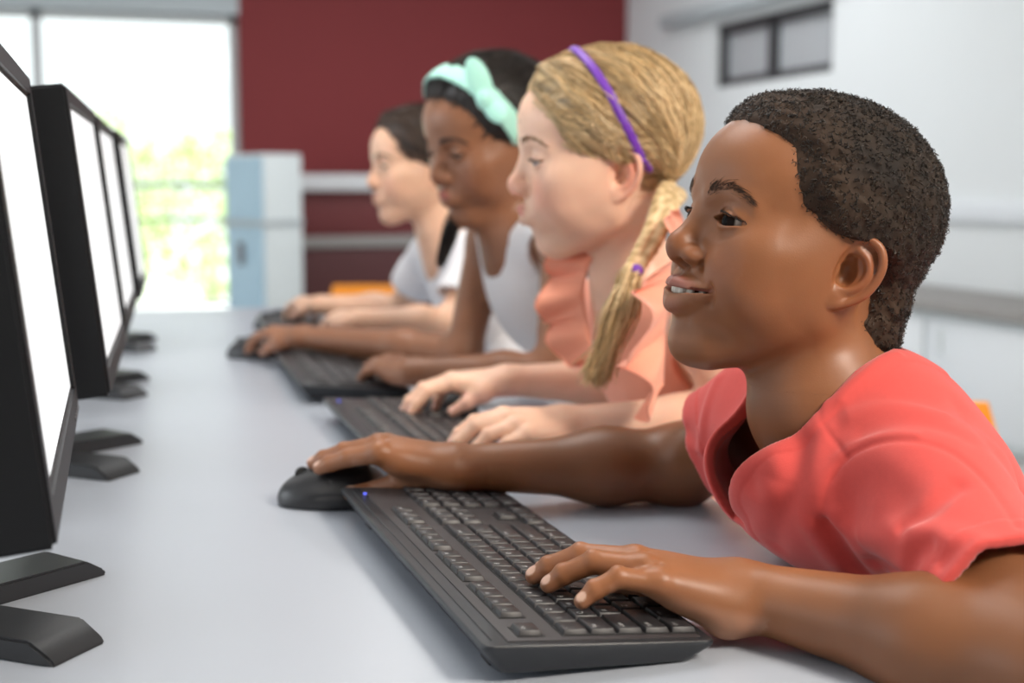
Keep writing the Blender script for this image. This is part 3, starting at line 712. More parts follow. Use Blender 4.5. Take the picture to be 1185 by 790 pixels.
def skin_mesh(g,root,name,base,lip,nail,blush,tip,h_face,h_hand,h_rest,sss=.12):
    b=g['body'];hd=g['hd']; lo,hi=bounds(b); c=hd.T((0,.06,-.005)); zones=[(c-.105,c+.105,h_face),(hd.o-.15,hd.o+.16,h_face*1.5)]
    for h in g['hands']:
        pts=np.array(h.tips+[h.w]+list(h.thumb)); zones.append((pts.min(0)-.03,pts.max(0)+.03,h_hand))
    V,Q=multires(b,zones,lo,hi,h_rest)
    col=skin_colors(V,base,[hd],g['hands'],lip,nail,blush,tip)
    m=mat(name,base,rough=.42,attr=True,spec=.45,sss=sss,sss_r=(.006,.0022,.0011),bump_s=700,bump_d=.06)
    return mesh_obj('body',V,Q,m,root,True,col)
def ruffle(name,seam,out,length,n,amp,waves,mt,parent,th=.0012,ph=0,layers=9,curl=.0):
    """a gathered frill: seam points, outward directions, hanging length"""
    S=np.array(spline(seam,max(2,n//(len(seam)-1)))); m=len(S)
    D=np.array(spline(out,max(2,n//(len(out)-1)))); t=np.linspace(0,1,m); D=np.stack([np.interp(t,np.linspace(0,1,len(D)),D[:,k]) for k in range(3)],1); D/=np.linalg.norm(D,axis=1,keepdims=True)
    tan=np.gradient(S,axis=0); tan/=np.linalg.norm(tan,axis=1,keepdims=True); nr=np.cross(tan,D); nr/=np.linalg.norm(nr,axis=1,keepdims=True)
    w=np.sin(t*waves*2*PI+ph)+.45*np.sin(t*waves*4.3*PI+1+ph); L=length*np.interp(t,[0,.25,.75,1],[.55,1,1,.55])*(1+.08*np.sin(t*waves*PI*1.3))
    V=[]
    for side in(0,1):
        for j in range(layers):
            s=j/(layers-1)
            V.append(S+D*(L*s)[:,None]+nr*(amp*s**.8*w)[:,None]+tan*(amp*.8*s*np.cos(t*waves*2*PI+ph))[:,None]+A(0,0,-curl*s*s)+nr*(th*side))
    V=np.concatenate(V); Q=[]; M=m*layers
    for j in range(layers-1):
        for i in range(m-1):
            a=j*m+i; Q.append((a,a+1,a+m+1,a+m)); Q.append((M+a,M+a+m,M+a+m+1,M+a+1))
    for i in range(m-1):
        for a in(i,(layers-1)*m+i): Q.append((a,M+a,M+a+1,a+1))
    return mesh_obj(name,V,np.array(Q),mt,parent)
def hair_flow(g,root,line,th,gather,base,alt,n,rs,name='hair',off=.003,r=.0008,h=.0022,core_k=1.,nz=None,lift=.006):
    hd=g['hd']; nz=nz or (lambda P:.0006*vnoise(P,300,5))
    pr,depth=hair_prims(hd,g['head'],line,th,nz)
    c=hd.T((0,-.005,.03)); V,Q=nets(pr,c-.16*hd.s,c+.16*hd.s,h)
    d=depth(V); ok=d>-.012; Q=Q[ok[Q].all(1)]; u=np.unique(Q); mp=np.full(len(V),-1); mp[u]=np.arange(len(u)); V2=V[u]
    m=mat(name+'_'+root.name,base,rough=.42,attr=True,spec=.45)
    G=np.asarray(gather,float)
    f=np.arctan2((hd.L(V2)[:,2]-G[2]),(hd.L(V2)[:,1]-G[1]))
    k=np.clip(.5+.5*np.sin(f*55+2*np.sin(f*17)),0,1)[:,None]
    o=mesh_obj(name,V2,mp[Q],m,root,True,A(*base)*(.42+.42*k)+A(*alt)*k*.28)
    tri=V[Q].mean(1); dd=depth(tri); w=np.where(dd<.012,4.,1.); idx=rs.choice(len(tri),n,p=w/w.sum()); s0=hd.L(tri[idx])
    K=9; ts=np.linspace(0,1,K); P=s0[:,None,:]*(1-ts)[None,:,None]+G[None,None,:]*ts[None,:,None]
    P=P+np.array([0,0,0]); flat=P.reshape(-1,3); cen=A(0,-.01,.03)
    # push out to the scalp
    dirv=flat-cen; W=hd.T(cen)+ (dirv/np.linalg.norm(dirv,axis=1,keepdims=True)*.13*hd.s)@hd.M.T
    W,_=project(pr,W,it=7,off=.0010); W=W.reshape(n,K,3)
    lift_=(rs.rand(n)*off)[:,None,None]; nrm_=W-hd.T(cen); nrm_/=np.linalg.norm(nrm_,axis=2,keepdims=True)
    jit=rs.normal(size=(n,1,3))*.0012
    W=W+nrm_*lift_*np.sin(np.linspace(.25,2.6,K))[None,:,None]+jit
    cols=[]
    for i in range(n):
        t=rs.rand(); q=.5+.75*rs.rand(); cols.append(tuple((A(*base)*(1-t)+A(*alt)*t)*q))
    strands('strands',[w_ for w_ in W],r,r*.7,m,o,cols)
    return o,pr,depth
def clothe(g,root,name,prims,m,h,shell=.005):
    lo,hi=bounds([p for p in prims if p.op=='u']); V,Q=nets(prims,lo,hi,h); return mesh_obj(name,V,Q,m,root)
def skirt(g,root,m,name='skirt'):
    pel=g['pel']; pr=[ell(pel,(.102,.130,.098),None,'u',.02)]
    for k in g['ks']: pr.append(rcone(pel+A(-.01,(k-pel)[1]*.75,-.01),k+A(.06,0,.02),.078,.068,'u',.04))
    return clothe(g,root,name,pr,m,.006)
GIRL_LINE=[(.14,.082),(.11,.074),(.098,.070),(.085,.063),(.07,.055),(.055,.049),(.04,.043),(.025,.034),(.014,.022),(.008,.004),(.002,-.024),(-.01,-.034),(-.03,-.048),(-.05,-.060),(-.060,-.12)]
def build_blonde():
    rs=np.random.RandomState(7)
    hd=Head((.594,1.4357,1.0493),12.5,-6.5,5.3,1.085,smile=0,nose_w=.84,nose_tip=.1040,lip=.98,lid_up=.0003,lid_lo=.0036,gaze=(0,-.45),cheek=1.0,tilt=-.04,chin=-.006)
    N=A(.628,1.435,.920); SL=A(.662,1.325,.872); SR=A(.640,1.555,.878)
    wL=pz(655,490,.768); eL=A(.700,1.290,.770); wR=pz(588,440,.783); eR=A(.705,1.575,.772)
    hl=soft_hand(wL,pz(532,497,.772),-1,1.0,A(.05,-.25,1),flex=((12,30,14),(12,32,14),(15,32,14),(16,22,10)))
    hr=soft_hand(wR,pz(480,447,.775),1,1.0,A(.05,.0,1),flex=((14,26,12),(14,26,12),(18,30,14),(22,32,14)),th=[(.032,.026,-.010),(.052,.036,-.020),(.070,.034,-.030)])
    g=make_girl(hd,N,SL,SR,eL,wL,eR,wR,hl,hr,A(.755,1.445,.570))
    root=person_root('person','girl with a blonde side braid, purple headband and peach ruffled top, typing',(g['pel'][0],g['pel'][1],0))
    skin_mesh(g,root,'fair_skin',(.84,.53,.385),(.68,.21,.18),(.78,.48,.40),(1.06,.62,.56),(.76,.42,.33),.0014,.0019,.0034)
    hd.eye_objs(root,(.10,.16,.22),(.7,.68,.66))
    base,alt=(.46,.30,.13),(.88,.66,.38)
    hair,pr,depth=hair_flow(g,root,GIRL_LINE,.0105,(-.052,-.070,-.035),base,alt,2600,rs,nz=lambda P:.0005*vnoise(P,120,5))
    # the braid comes round behind the near ear and hangs in front of the shoulder
    B=[hd.T((-.046,-.062,-.028)),pd(772,232,1.455),pd(756,272,1.43),pd(733,312,1.415)]
    sp=np.array(spline(B,10)); br=[]
    for i in range(len(sp)):
        t=i/(len(sp)-1); d=unit(sp[min(i+1,len(sp)-1)]-sp[max(i-1,0)]); sd=unit(np.cross(d,ray(760,260))); s=1 if i%2 else -1
        br.append(ell(sp[i]+sd*s*.0075*(1-.35*t),A(.0125,.0085,.0095)*(1-.40*t),np.stack([unit(d+sd*s*.8),unit(np.cross(d,sd)),np.cross(unit(d+sd*s*.8),unit(np.cross(d,sd)))],1),'u',.002))
    V,Q=nets(br,*bounds(br),.0016); k=np.clip(.5+.5*vnoise(V,420,3),0,1)[:,None]
    hm=bpy.data.materials['hair_'+root.name]
    mesh_obj('braid',V,Q,hm,root,True,A(*base)*(1-k)+A(*alt)*k)
    T0=B[-1]; tail=[]; cols=[]
    for i in range(420):
        a=rs.normal(size=3)*.0055; e=pd(690+rs.normal()*9,446-abs(rs.normal())*14,1.40)+rs.normal(size=3)*.003; mid=pd(716+rs.normal()*5,372,1.395)+rs.normal(size=3)*.005
        tail.append(np.array(spline([T0+a*.45,T0*.75+mid*.25+a*.8,mid+a*.5,e],5))); t=rs.rand(); cols.append(tuple((A(*base)*(1-t)+A(*alt)*t)*(.75+.5*rs.rand())))
    strands('braid_tail',tail,.0010,.0005,hm,root,cols)
    purple=mat('purple_satin',(.16,.035,.42),rough=.4)
    tie=[ell(T0+rs.normal(size=3)*.002,(.0085,.0085,.0068),None,'u',.002)]; V,Q=nets(tie,*bounds(tie),.0015); mesh_obj('hair_tie',V,Q,purple,root)
    arc=[hd.T(A(.078*math.sin(a),.012-.030*(1-math.cos(a))*.9+.010*math.cos(a),.035+.092*math.cos(a))) for a in np.linspace(-2.05,2.05,41)]
    P,nn=project(pr,np.array(arc),it=6,off=.004); 
    band=[]
    for i in range(40):
        d=unit(P[i+1]-P[i]); band.append(ell((P[i]+P[i+1])/2,A(.0100,.0050,.0024),np.stack([d,np.cross(nn[i],d),nn[i]],1),'u',.002))
    V,Q=nets(band,*bounds(band),.0014); mesh_obj('headband',V,Q,purple,root)
    dkb=mat('fair_brow',(.26,.15,.075),rough=.7); dk=mat('fair_lash',(.05,.028,.018),rough=.6); [strands('eyelashes',lash_strands(hd,rs,30,.0060,(q_,)),.0006,.0003,dk,root) for q_ in(-1,1)]
    for q_ in(-1,1): strands('eyebrow',brow_strands(hd,g['head'],rs,120,[(.014,.0845,.0350),(.022,.082,.0385),(.032,.0765,.0395),(.040,.071,.0365),(.046,.064,.0315)],.0026,.006,(q_,)),.00026,.0001,dkb,root)
    peach=mat('peach_cotton',(.98,.42,.29),rough=.85,spec=.2,sheen=.2,noise=(60,.05))
    tp=top_prims(g,.007); tp.append(dispn(N,1.,.0014,55,2))
    for q in(-1,1): tp.append(bump([N+g['fr']*.07+g['lat']*q*.02,N+g['fr']*.08+g['ax']*.12+g['lat']*q*.03,N+g['fr']*.075+g['ax']*.22+g['lat']*q*.03],.004,.010))
    tp.append(Pr(None,N,9,'shell',amp=.009))
    up=unit(-g['ax']+g['fr']*.25); tp.append(ell_cut(N+g['ax']*.02+g['fr']*.012,up,g['lat'],unit(np.cross(up,g['lat'])),.050,.050,.014))
    for S,e in((SL,eL),(SR,eR)): tp.append(Pr((lambda P,c=(S+unit(e-S)*.045).astype(np.float32):np.linalg.norm(P-c,axis=1)-.046),S+unit(e-S)*.045,.046,'s',.002))
    tp.append(Pr(lambda P:P[:,2]-.55,A(.8,1.45,.45),.2,'s',.002))
    clothe(g,root,'top',tp,peach,.0028)
    # frills along both armholes
    n0=N+g['ax']*.02
    ruffle('ruffle',[pd(792,255,1.47),pd(780,300,1.44),pd(774,350,1.42),pd(770,400,1.42),pd(768,445,1.43)],[A(-.3,-.7,.35),A(-.55,-.7,.05),A(-.65,-.6,-.15),A(-.6,-.5,-.4),A(-.4,-.5,-.7)],.085,72,.014,3.4,peach,root)
    ruffle('ruffle',[pd(694,284,1.535),pd(680,312,1.545),pd(676,345,1.555),pd(682,385,1.555),pd(688,420,1.55)],[A(-.3,.85,.3),A(-.55,.8,.0),A(-.6,.75,-.2),A(-.5,.75,-.3),A(-.3,.7,-.6)],.058,60,.011,3.4,peach,root,ph=1)
    skirt(g,root,mat('cream_skirt',(.75,.68,.55),rough=.85))
    return root
def build_bow_girl():
    rs=np.random.RandomState(9)
    hd=Head((.611,1.908,1.082),-14,-19,4.5,1.09,smile=0,nose_w=1.12,lip=1.12,lid_up=.0006,lid_lo=.0034,gaze=(0,-.55),cheek=1.0,jaw=.96,tilt=-.02)
    N=A(.632,1.900,.980); SL=A(.672,1.765,.950); SR=A(.634,2.005,.942)
    wL=pz(480,430,.765); eL=A(.640,1.720,.768); wR=pz(352,390,.772); eR=pd(536,411,2.06)
    hl=soft_hand(wL,pz(400,412,.770),-1,1.0,A(.05,-.25,1),flex=((14,34,16),(14,36,16),(16,36,16),(18,26,12)))
    hr=soft_hand(wR,pd(270,382,2.40),1,1.02,A(.0,.0,1),th=[(.032,.026,-.010),(.052,.036,-.020),(.070,.034,-.028)])
    g=make_girl(hd,N,SL,SR,eL,wL,eR,wR,hl,hr,A(.79,1.90,.570))
    root=person_root('person','girl with a mint bow headband and white sleeveless top, looking down at the keyboard',(g['pel'][0],g['pel'][1],0))
    skin_mesh(g,root,'dark_skin',(.27,.115,.058),(.40,.12,.10),(.45,.24,.18),(1.1,.92,.88),(.32,.155,.10),.0018,.0024,.004)
    hd.eye_objs(root,(.03,.014,.008))
    base,alt=(.016,.012,.011),(.035,.025,.02)
    hair,pr,depth=hair_flow(g,root,[(z,y-.004) for z,y in GIRL_LINE],.014,(0,-.085,.055),base,alt,900,rs,r=.0010,h=.003)
    hm=bpy.data.materials['hair_'+root.name]
    mint=mat('mint_ribbon',(.42,.80,.68),rough=.7,sheen=.2)
    arc=[hd.T(A(.085*math.sin(a),.012+.036*math.cos(a),.040+.086*math.cos(a))) for a in np.linspace(-2.0,1.75,37)]
    P,nn=project(pr,np.array(arc),it=6,off=.003); bd=[]
    for i in range(36):
        d=unit(P[i+1]-P[i]); bd.append(ell((P[i]+P[i+1])/2,A(.0095,.0155,.0030),np.stack([d,np.cross(nn[i],d),nn[i]],1),'u',.003))
    kn=pd(563,116,1.80); 
    b2=[ell(kn,(.014,.014,.014),None,'u',.004)]
    for a,L,w in((pd(546,72,1.80),.034,.016),(pd(585,140,1.78),.024,.014),):
        d=unit(a-kn); s=unit(np.cross(d,ray(563,116))); b2.append(ell((a+kn)/2,A(L,w,.0065),np.stack([d,s,np.cross(d,s)],1),'u',.004))
    V,Q=nets(bd,*bounds(bd),.002); mesh_obj('headband',V,Q,mint,root)
    V,Q=nets(b2,*bounds(b2),.002); mesh_obj('bow',V,Q,mint,root)
    lock=[]; cols=[]
    for i in range(120):
        a=rs.normal(size=3)*.005; lock.append(np.array(spline([hd.T((.045,-.03,-.03))+a,pd(528,255,1.98)+a,pd(519,278,1.99)+a,pd(510,305,1.99)+a*.6],4))); cols.append(base)
    strands('hair_lock',lock,.0014,.0008,hm,root,cols)
    dk=mat('black_lash',(.01,.008,.007),rough=.6); [strands('eyelashes',lash_strands(hd,rs,24,.0065,(q_,)),.0009,.0005,dk,root) for q_ in(-1,1)]
    for q_ in(-1,1): strands('eyebrow',brow_strands(hd,g['head'],rs,120,[(.014,.0845,.0345),(.022,.082,.0380),(.032,.0765,.0390),(.040,.071,.0360),(.046,.064,.0310)],.003,.006,(q_,)),.0004,.0002,dk,root)
    white=mat('white_cotton_lace',(.80,.80,.83),rough=.9,sheen=.15,bump_s=260,bump_d=.5)
    tp=top_prims(g,.008); tp.append(dispn(N,1.,.0016,60,5)); c=N+g['ax']*.16
    ring=[c+g['fr']*.075*math.cos(a)+g['lat']*.10*math.sin(a) for a in np.linspace(0,2*PI,13)]; tp.append(bump(ring,-.004,.006))
    tp.append(Pr(None,N,9,'shell',amp=.009)); up=unit(-g['ax']+g['fr']*.45)
    tp.append(ell_cut(N+g['ax']*.035+g['fr']*.02,up,g['lat'],unit(np.cross(up,g['lat'])),.050,.055,.016))
    for S,e in((SL,eL),(SR,eR)): tp.append(Pr((lambda P,c=(S+unit(e-S)*.030).astype(np.float32):np.linalg.norm(P-c,axis=1)-.058),S+unit(e-S)*.03,.058,'s',.002))
    tp.append(Pr(lambda P:P[:,2]-.55,A(.8,1.9,.45),.2,'s',.002))
    clothe(g,root,'top',tp,white,.0032); skirt(g,root,mat('navy_skirt',(.03,.04,.09),rough=.85))
    return root
def build_far_girl():
    rs=np.random.RandomState(12)
    hd=Head((.6335,2.420,1.0503),-3,-5.8,-.8,.985,smile=0,nose_w=.88,lip=.95,lid_up=.0032,lid_lo=.0026,gaze=(0,-.3),cheek=1.05,tilt=-.02)
    N=A(.668,2.395,.945); SL=A(.705,2.285,.895); SR=A(.675,2.515,.890)
    wR=pz(372,353,.785); eR=A(.640,2.600,.778); wL=pz(412,372,.795); eL=A(.645,2.250,.785)
    hl=soft_hand(wL,pz(345,362,.790),-1,.98,A(.05,-.25,1),flex=((20,40,20),(20,40,20),(22,42,20),(26,36,16)))
    hr=soft_hand(wR,pd(295,346,3.0),1,1.0,A(.0,.0,1),th=[(.032,.026,-.010),(.052,.036,-.020),(.070,.034,-.028)])
    g=make_girl(hd,N,SL,SR,eL,wL,eR,wR,hl,hr,A(.83,2.40,.570))
    root=person_root('person','girl with long brown hair and white short-sleeved top, furthest along the table',(g['pel'][0],g['pel'][1],0))
    skin_mesh(g,root,'tan_skin',(.74,.45,.31),(.48,.17,.14),(.66,.40,.32),(1.06,.82,.78),(.62,.35,.26),.0022,.0028,.0045)
    hd.eye_objs(root,(.06,.03,.015))
    base,alt=(.045,.026,.018),(.10,.06,.04)
    hair,pr,depth=hair_flow(g,root,GIRL_LINE,.011,(-.02,-.095,-.03),base,alt,700,rs,r=.0012,h=.003)
    hm=bpy.data.materials['hair_'+root.name]; lock=[];cols=[]
    for i in range(260):
        a=rs.normal(size=3)*.010; lock.append(np.array(spline([hd.T((-.02,-.09,-.02))+a,hd.T((-.02,-.10,-.07))+a,N+A(.07,-.01,-.05)+a*1.3,N+A(.10,-.01,-.16)+a*1.5],4))); cols.append(tuple(A(*base)*(.7+.6*rs.rand())))
    strands('hair_length',lock,.0016,.0010,hm,root,cols)
    dk=mat('brown_lash',(.02,.012,.01),rough=.6); [strands('eyelashes',lash_strands(hd,rs,20,.005,(q_,)),.0005,.0002,dk,root) for q_ in(-1,1)]
    for q_ in(-1,1): strands('eyebrow',brow_strands(hd,g['head'],rs,90,[(.014,.0845,.0345),(.022,.082,.0380),(.032,.0765,.0390),(.040,.071,.0360),(.046,.064,.0310)],.003,.006,(q_,)),.0004,.0002,dk,root)
    white=mat('white_jersey',(.80,.80,.84),rough=.9)
    tp=top_prims(g,.008)
    for S,e in((SL,eL),(SR,eR)): tp.append(rcone(S,S+unit(e-S)*.07,.042,.048,'u',.02))
    tp.append(dispn(N,1.,.0018,60,6)); tp.append(Pr(None,N,9,'shell',amp=.009)); up=unit(-g['ax']+g['fr']*.4)
    tp.append(ell_cut(N+g['ax']*.03+g['fr']*.015,up,g['lat'],unit(np.cross(up,g['lat'])),.055,.060,.025))
    for S,e in((SL,eL),(SR,eR)):
        c=S+unit(e-S)*.115; tp.append(Pr((lambda P,c=c.astype(np.float32):np.linalg.norm(P-c,axis=1)-.056),c,.056,'s',.002))
    tp.append(Pr(lambda P:P[:,2]-.55,A(.8,2.4,.45),.2,'s',.002))
    clothe(g,root,'top',tp,white,.0036); skirt(g,root,mat('grey_skirt',(.2,.2,.22),rough=.85))
    return root
# ---------------------------------------------------------------- table, keyboards, mice, monitors, stools
def box(bm,c,s,R=None,bev=0.,seg=2):
    r=bmesh.ops.create_cube(bm,size=1.); vs=r['verts']
    M=Matrix.Translation(c)@(R or Matrix.Identity(4))@Matrix.Diagonal((*s,1)); bmesh.ops.transform(bm,matrix=M,verts=vs)
    if bev: bmesh.ops.bevel(bm,geom=list({e for v in vs for e in v.link_edges}),offset=bev,segments=seg,affect='EDGES',profile=.5)
def cyl(bm,a,b,r,r2=None,n=24):
    a=Vector(a);b=Vector(b); q=(b-a).to_track_quat('Z','Y').to_matrix().to_4x4()
    bmesh.ops.create_cone(bm,cap_ends=True,segments=n,radius1=r,radius2=r if r2 is None else r2,depth=(b-a).length,matrix=Matrix.Translation((a+b)/2)@q)
def prism(bm,prof,x0,x1,axis='x'):
    """a closed profile of (y,z) swept along x"""
    f=(lambda x,p:(x,p[0],p[1])) if axis=='x' else (lambda x,p:(p[0],x,p[1]))
    a=[bm.verts.new(f(x0,p)) for p in prof]; b=[bm.verts.new(f(x1,p)) for p in prof]; n=len(prof)
    for i in range(n): bm.faces.new((a[i],a[(i+1)%n],b[(i+1)%n],b[i]))
    bm.faces.new(a[::-1]); bm.faces.new(b)
    bmesh.ops.recalc_face_normals(bm,faces=bm.faces[:])
def done(name,bm,m,parent=None,smooth=True,loc=None,angle=.6,mods=None):
    me=bpy.data.meshes.new(name); bm.to_mesh(me); bm.free()
    if m: me.materials.append(m)
    if smooth: me.shade_smooth() if hasattr(me,'shade_smooth') else None; me.set_sharp_from_angle(angle=angle)
    o=bpy.data.objects.new(name,me); COL.objects.link(o)
    if parent: o.parent=parent
    if loc is not None: o.location=loc
    return o
def copy_tree(o,parent=None,legends=True):
    c=o.copy(); COL.objects.link(c)
    if parent: c.parent=parent
    for ch in o.children:
        if legends or not ch.name.startswith('legend'): copy_tree(ch,c,legends)
    return c
KEYS=[]
def key_layout():
    u=.019; x0=-.2155; out=[]; rows=[-.0625,-.0435,-.0245,-.0055,.0135,.0440]
    def row(y,x,items,h=.0174):
        for it in items:
            w,t=it if isinstance(it,tuple) else (1,it)
            if t is not None: out.append((x+w*u/2,y,w*u-.0015,h,t))
            x+=w*u
        return x
    row(rows[5],x0,['Esc',(1,None),'F1','F2','F3','F4',(.5,None),'F5','F6','F7','F8',(.5,None),'F9','F10','F11','F12'],.0160)
    row(rows[4],x0,list('`1234567890-=')+[(2,'Back')]); row(rows[3],x0,[(1.5,'Tab')]+list('QWERTYUIOP[]')+[(1.5,'\\')])
    row(rows[2],x0,[(1.75,'Caps')]+list("ASDFGHJKL;'")+[(2.25,'Enter')]); row(rows[1],x0,[(2.25,'Shift')]+list('ZXCVBNM,./')+[(2.75,'Shift')])
    row(rows[0],x0,[(1.25,'Ctrl'),(1.25,'Win'),(1.25,'Alt'),(6.25,' '),(1.25,'Alt'),(1.25,'Fn'),(1.25,'Menu'),(1.25,'Ctrl')])
    x1=x0+15*u+.0075
    row(rows[5],x1,['Prt','Scr','Brk'],.0160); row(rows[4],x1,['Ins','Home','PgU']); row(rows[3],x1,['Del','End','PgD']); row(rows[1],x1,[(1,None),'^']); row(rows[0],x1,['<','v','>'])
    x2=x1+3*u+.0075
    row(rows[4],x2,['Num','/','*','-']); row(rows[3],x2,list('789')); row(rows[2],x2,list('456')); row(rows[1],x2,list('123')); row(rows[0],x2,[(2,'0'),'.'])
    out.append((x2+3.5*u,(rows[3]+rows[2])/2,u-.0015,.0174+.019,'+')); out.append((x2+3.5*u,(rows[1]+rows[0])/2,u-.0015,.0174+.019,'Enter'))
    return out
def make_keyboard(name,label,loc,rz,M):
    """x along the keys from Esc to the number pad, y away from the typist"""
    root=empty(name,loc); root.rotation_euler=(0,0,rz); tag(root,label,'keyboard',None)
    L,Dp=.2285,.0790; zf,zr=.0150,.0285
    bm=bmesh.new()
    lo=[(-Dp+.012,.0005),(Dp-.010,.0105)]; 
    for x,ins in((-L,0),(L,0)): pass
    # body: a wedge whose underside is drawn in all round
    top=[(-L,-Dp,zf),(L,-Dp,zf),(L,Dp,zr),(-L,Dp,zr)]; mid=[(-L-.0005,-Dp-.0008,zf-.0035),(L+.0005,-Dp-.0008,zf-.0035),(L+.0005,Dp+.0008,zr-.0035),(-L-.0005,Dp+.0008,zr-.0035)]
    bot=[(-L+.006,-Dp+.014,.0005),(L-.006,-Dp+.014,.0005),(L-.006,Dp-.012,.0070),(-L+.006,Dp-.012,.0070)]
    vs=[[bm.verts.new(p) for p in r] for r in(bot,mid,top)]
    for a,b in((0,1),(1,2)):
        for i in range(4): bm.faces.new((vs[a][i],vs[a][(i+1)%4],vs[b][(i+1)%4],vs[b][i]))
    bm.faces.new(vs[0][::-1]); bm.faces.new(vs[2]); bmesh.ops.recalc_face_normals(bm,faces=bm.faces[:])
    corner=[e for e in bm.edges if abs(e.verts[0].co.x-e.verts[1].co.x)<.01 and abs(e.verts[0].co.y-e.verts[1].co.y)<.02]
    bmesh.ops.bevel(bm,geom=corner,offset=.007,segments=4,affect='EDGES',profile=.5)
    tp=[e for e in bm.edges if e.calc_face_angle(0)>.5]; bmesh.ops.bevel(bm,geom=tp,offset=.0012,segments=2,affect='EDGES',profile=.5)
    body=done('keyboard_body',bm,M['kb_body'],root,angle=.5)
    sl=math.atan2(zr-zf,2*Dp); R=Matrix.Rotation(sl,4,'X'); at=lambda x,y,dz:Vector((x,y,zf+(y+Dp)/(2*Dp)*(zr-zf)+dz))
    bm=bmesh.new(); box(bm,at(0,-.0045,.0002),(2*L-.012,2*Dp-.025,.0016),R,.0007,2); done('key_plate',bm,M['kb_plate'],root)
    bm=bmesh.new(); box(bm,at(0,.0710,.0003),(2*L-.020,.0012,.0010),R,.0003,1); done('rear_trim',bm,M['kb_body'],root)
    for q in(-1,1):
        bm=bmesh.new(); box(bm,Vector((q*.18,.060,.0048)),(.020,.008,.0092),None,.0015,2); done('foot',bm,M['kb_plate'],root)
        bm=bmesh.new(); box(bm,Vector((q*.19,-.055,.0012)),(.022,.008,.0022),None,.0008,2); done('foot',bm,M['kb_plate'],root)
    for i in range(2):
        bm=bmesh.new(); cyl(bm,at(.186+.010*i,.0625,.0004),at(.186+.010*i,.0625,.0016),.0014,n=12); done('indicator_light',bm,M['led'] if i==1 else M['kb_key'],root)
    lay=key_layout(); u=.019; cl=[]
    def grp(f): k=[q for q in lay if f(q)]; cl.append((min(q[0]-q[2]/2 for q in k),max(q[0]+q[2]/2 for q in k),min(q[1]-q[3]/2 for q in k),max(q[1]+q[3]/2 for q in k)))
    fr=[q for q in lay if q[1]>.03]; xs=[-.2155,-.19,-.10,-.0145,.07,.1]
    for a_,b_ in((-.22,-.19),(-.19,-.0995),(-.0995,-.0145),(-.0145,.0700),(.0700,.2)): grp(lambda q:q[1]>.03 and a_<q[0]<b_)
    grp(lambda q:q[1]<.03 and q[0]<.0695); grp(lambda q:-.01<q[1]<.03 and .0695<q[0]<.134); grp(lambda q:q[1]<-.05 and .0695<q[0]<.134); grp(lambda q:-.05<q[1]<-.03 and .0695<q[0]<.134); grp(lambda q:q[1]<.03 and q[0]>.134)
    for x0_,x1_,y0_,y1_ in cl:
        bm=bmesh.new(); box(bm,at((x0_+x1_)/2,(y0_+y1_)/2,.0009),(x1_-x0_+.0026,y1_-y0_+.0026,.0010),R); done('key_gap_shade',bm,M['kb_gap_shade'],root)  # flat black sheet under each cluster: the shade between keys put into colour
    cache={}
    for x,y,w,h,t in lay:
        k=(round(w,4),round(h,4))
        if k not in cache:
            bm=bmesh.new(); H=.0034; a,b=w/2,h/2; i1=.0011
            r0=[(-a,-b,0),(a,-b,0),(a,b,0),(-a,b,0)]; r1=[(-a+i1,-b+i1*1.5,H),(a-i1,-b+i1*1.5,H),(a-i1,b-i1*.7,H),(-a+i1,b-i1*.7,H)]
            v0=[bm.verts.new(p) for p in r0]; v1=[bm.verts.new(p) for p in r1]
            for i in range(4): bm.faces.new((v0[i],v0[(i+1)%4],v1[(i+1)%4],v1[i]))
            bm.faces.new(v1); bm.faces.new(v0[::-1]); bmesh.ops.recalc_face_normals(bm,faces=bm.faces[:])
            bmesh.ops.bevel(bm,geom=[e for e in bm.edges if e.verts[0].co.z+e.verts[1].co.z>.003],offset=.0005,segments=2,affect='EDGES',profile=.5)
            o=done('key',bm,M['kb_key'],root,angle=.7); cache[k]=o
        else:
            o=cache[k].copy(); COL.objects.link(o); o.parent=root
        o.location=at(x,y,.0014); o.rotation_euler=(sl,0,0)
        if t.strip():
            s='T'+t
            if s not in LEG:
                c=bpy.data.curves.new('legend','FONT'); c.body=t; c.size=.0058 if len(t)<2 else .0040; c.align_x='LEFT'; c.align_y='TOP'; 
                to=bpy.data.objects.new('legend',c); COL.objects.link(to); me=bpy.data.meshes.new_from_object(to.evaluated_get(bpy.context.evaluated_depsgraph_get())); bpy.data.objects.remove(to); me.materials.clear(); me.materials.append(M['legend']); LEG[s]=me
            l=bpy.data.objects.new('legend',LEG[s]); COL.objects.link(l); l.parent=o; l.location=(-w/2+.0036,h/2-.0026,.00352)
    return root
LEG={}
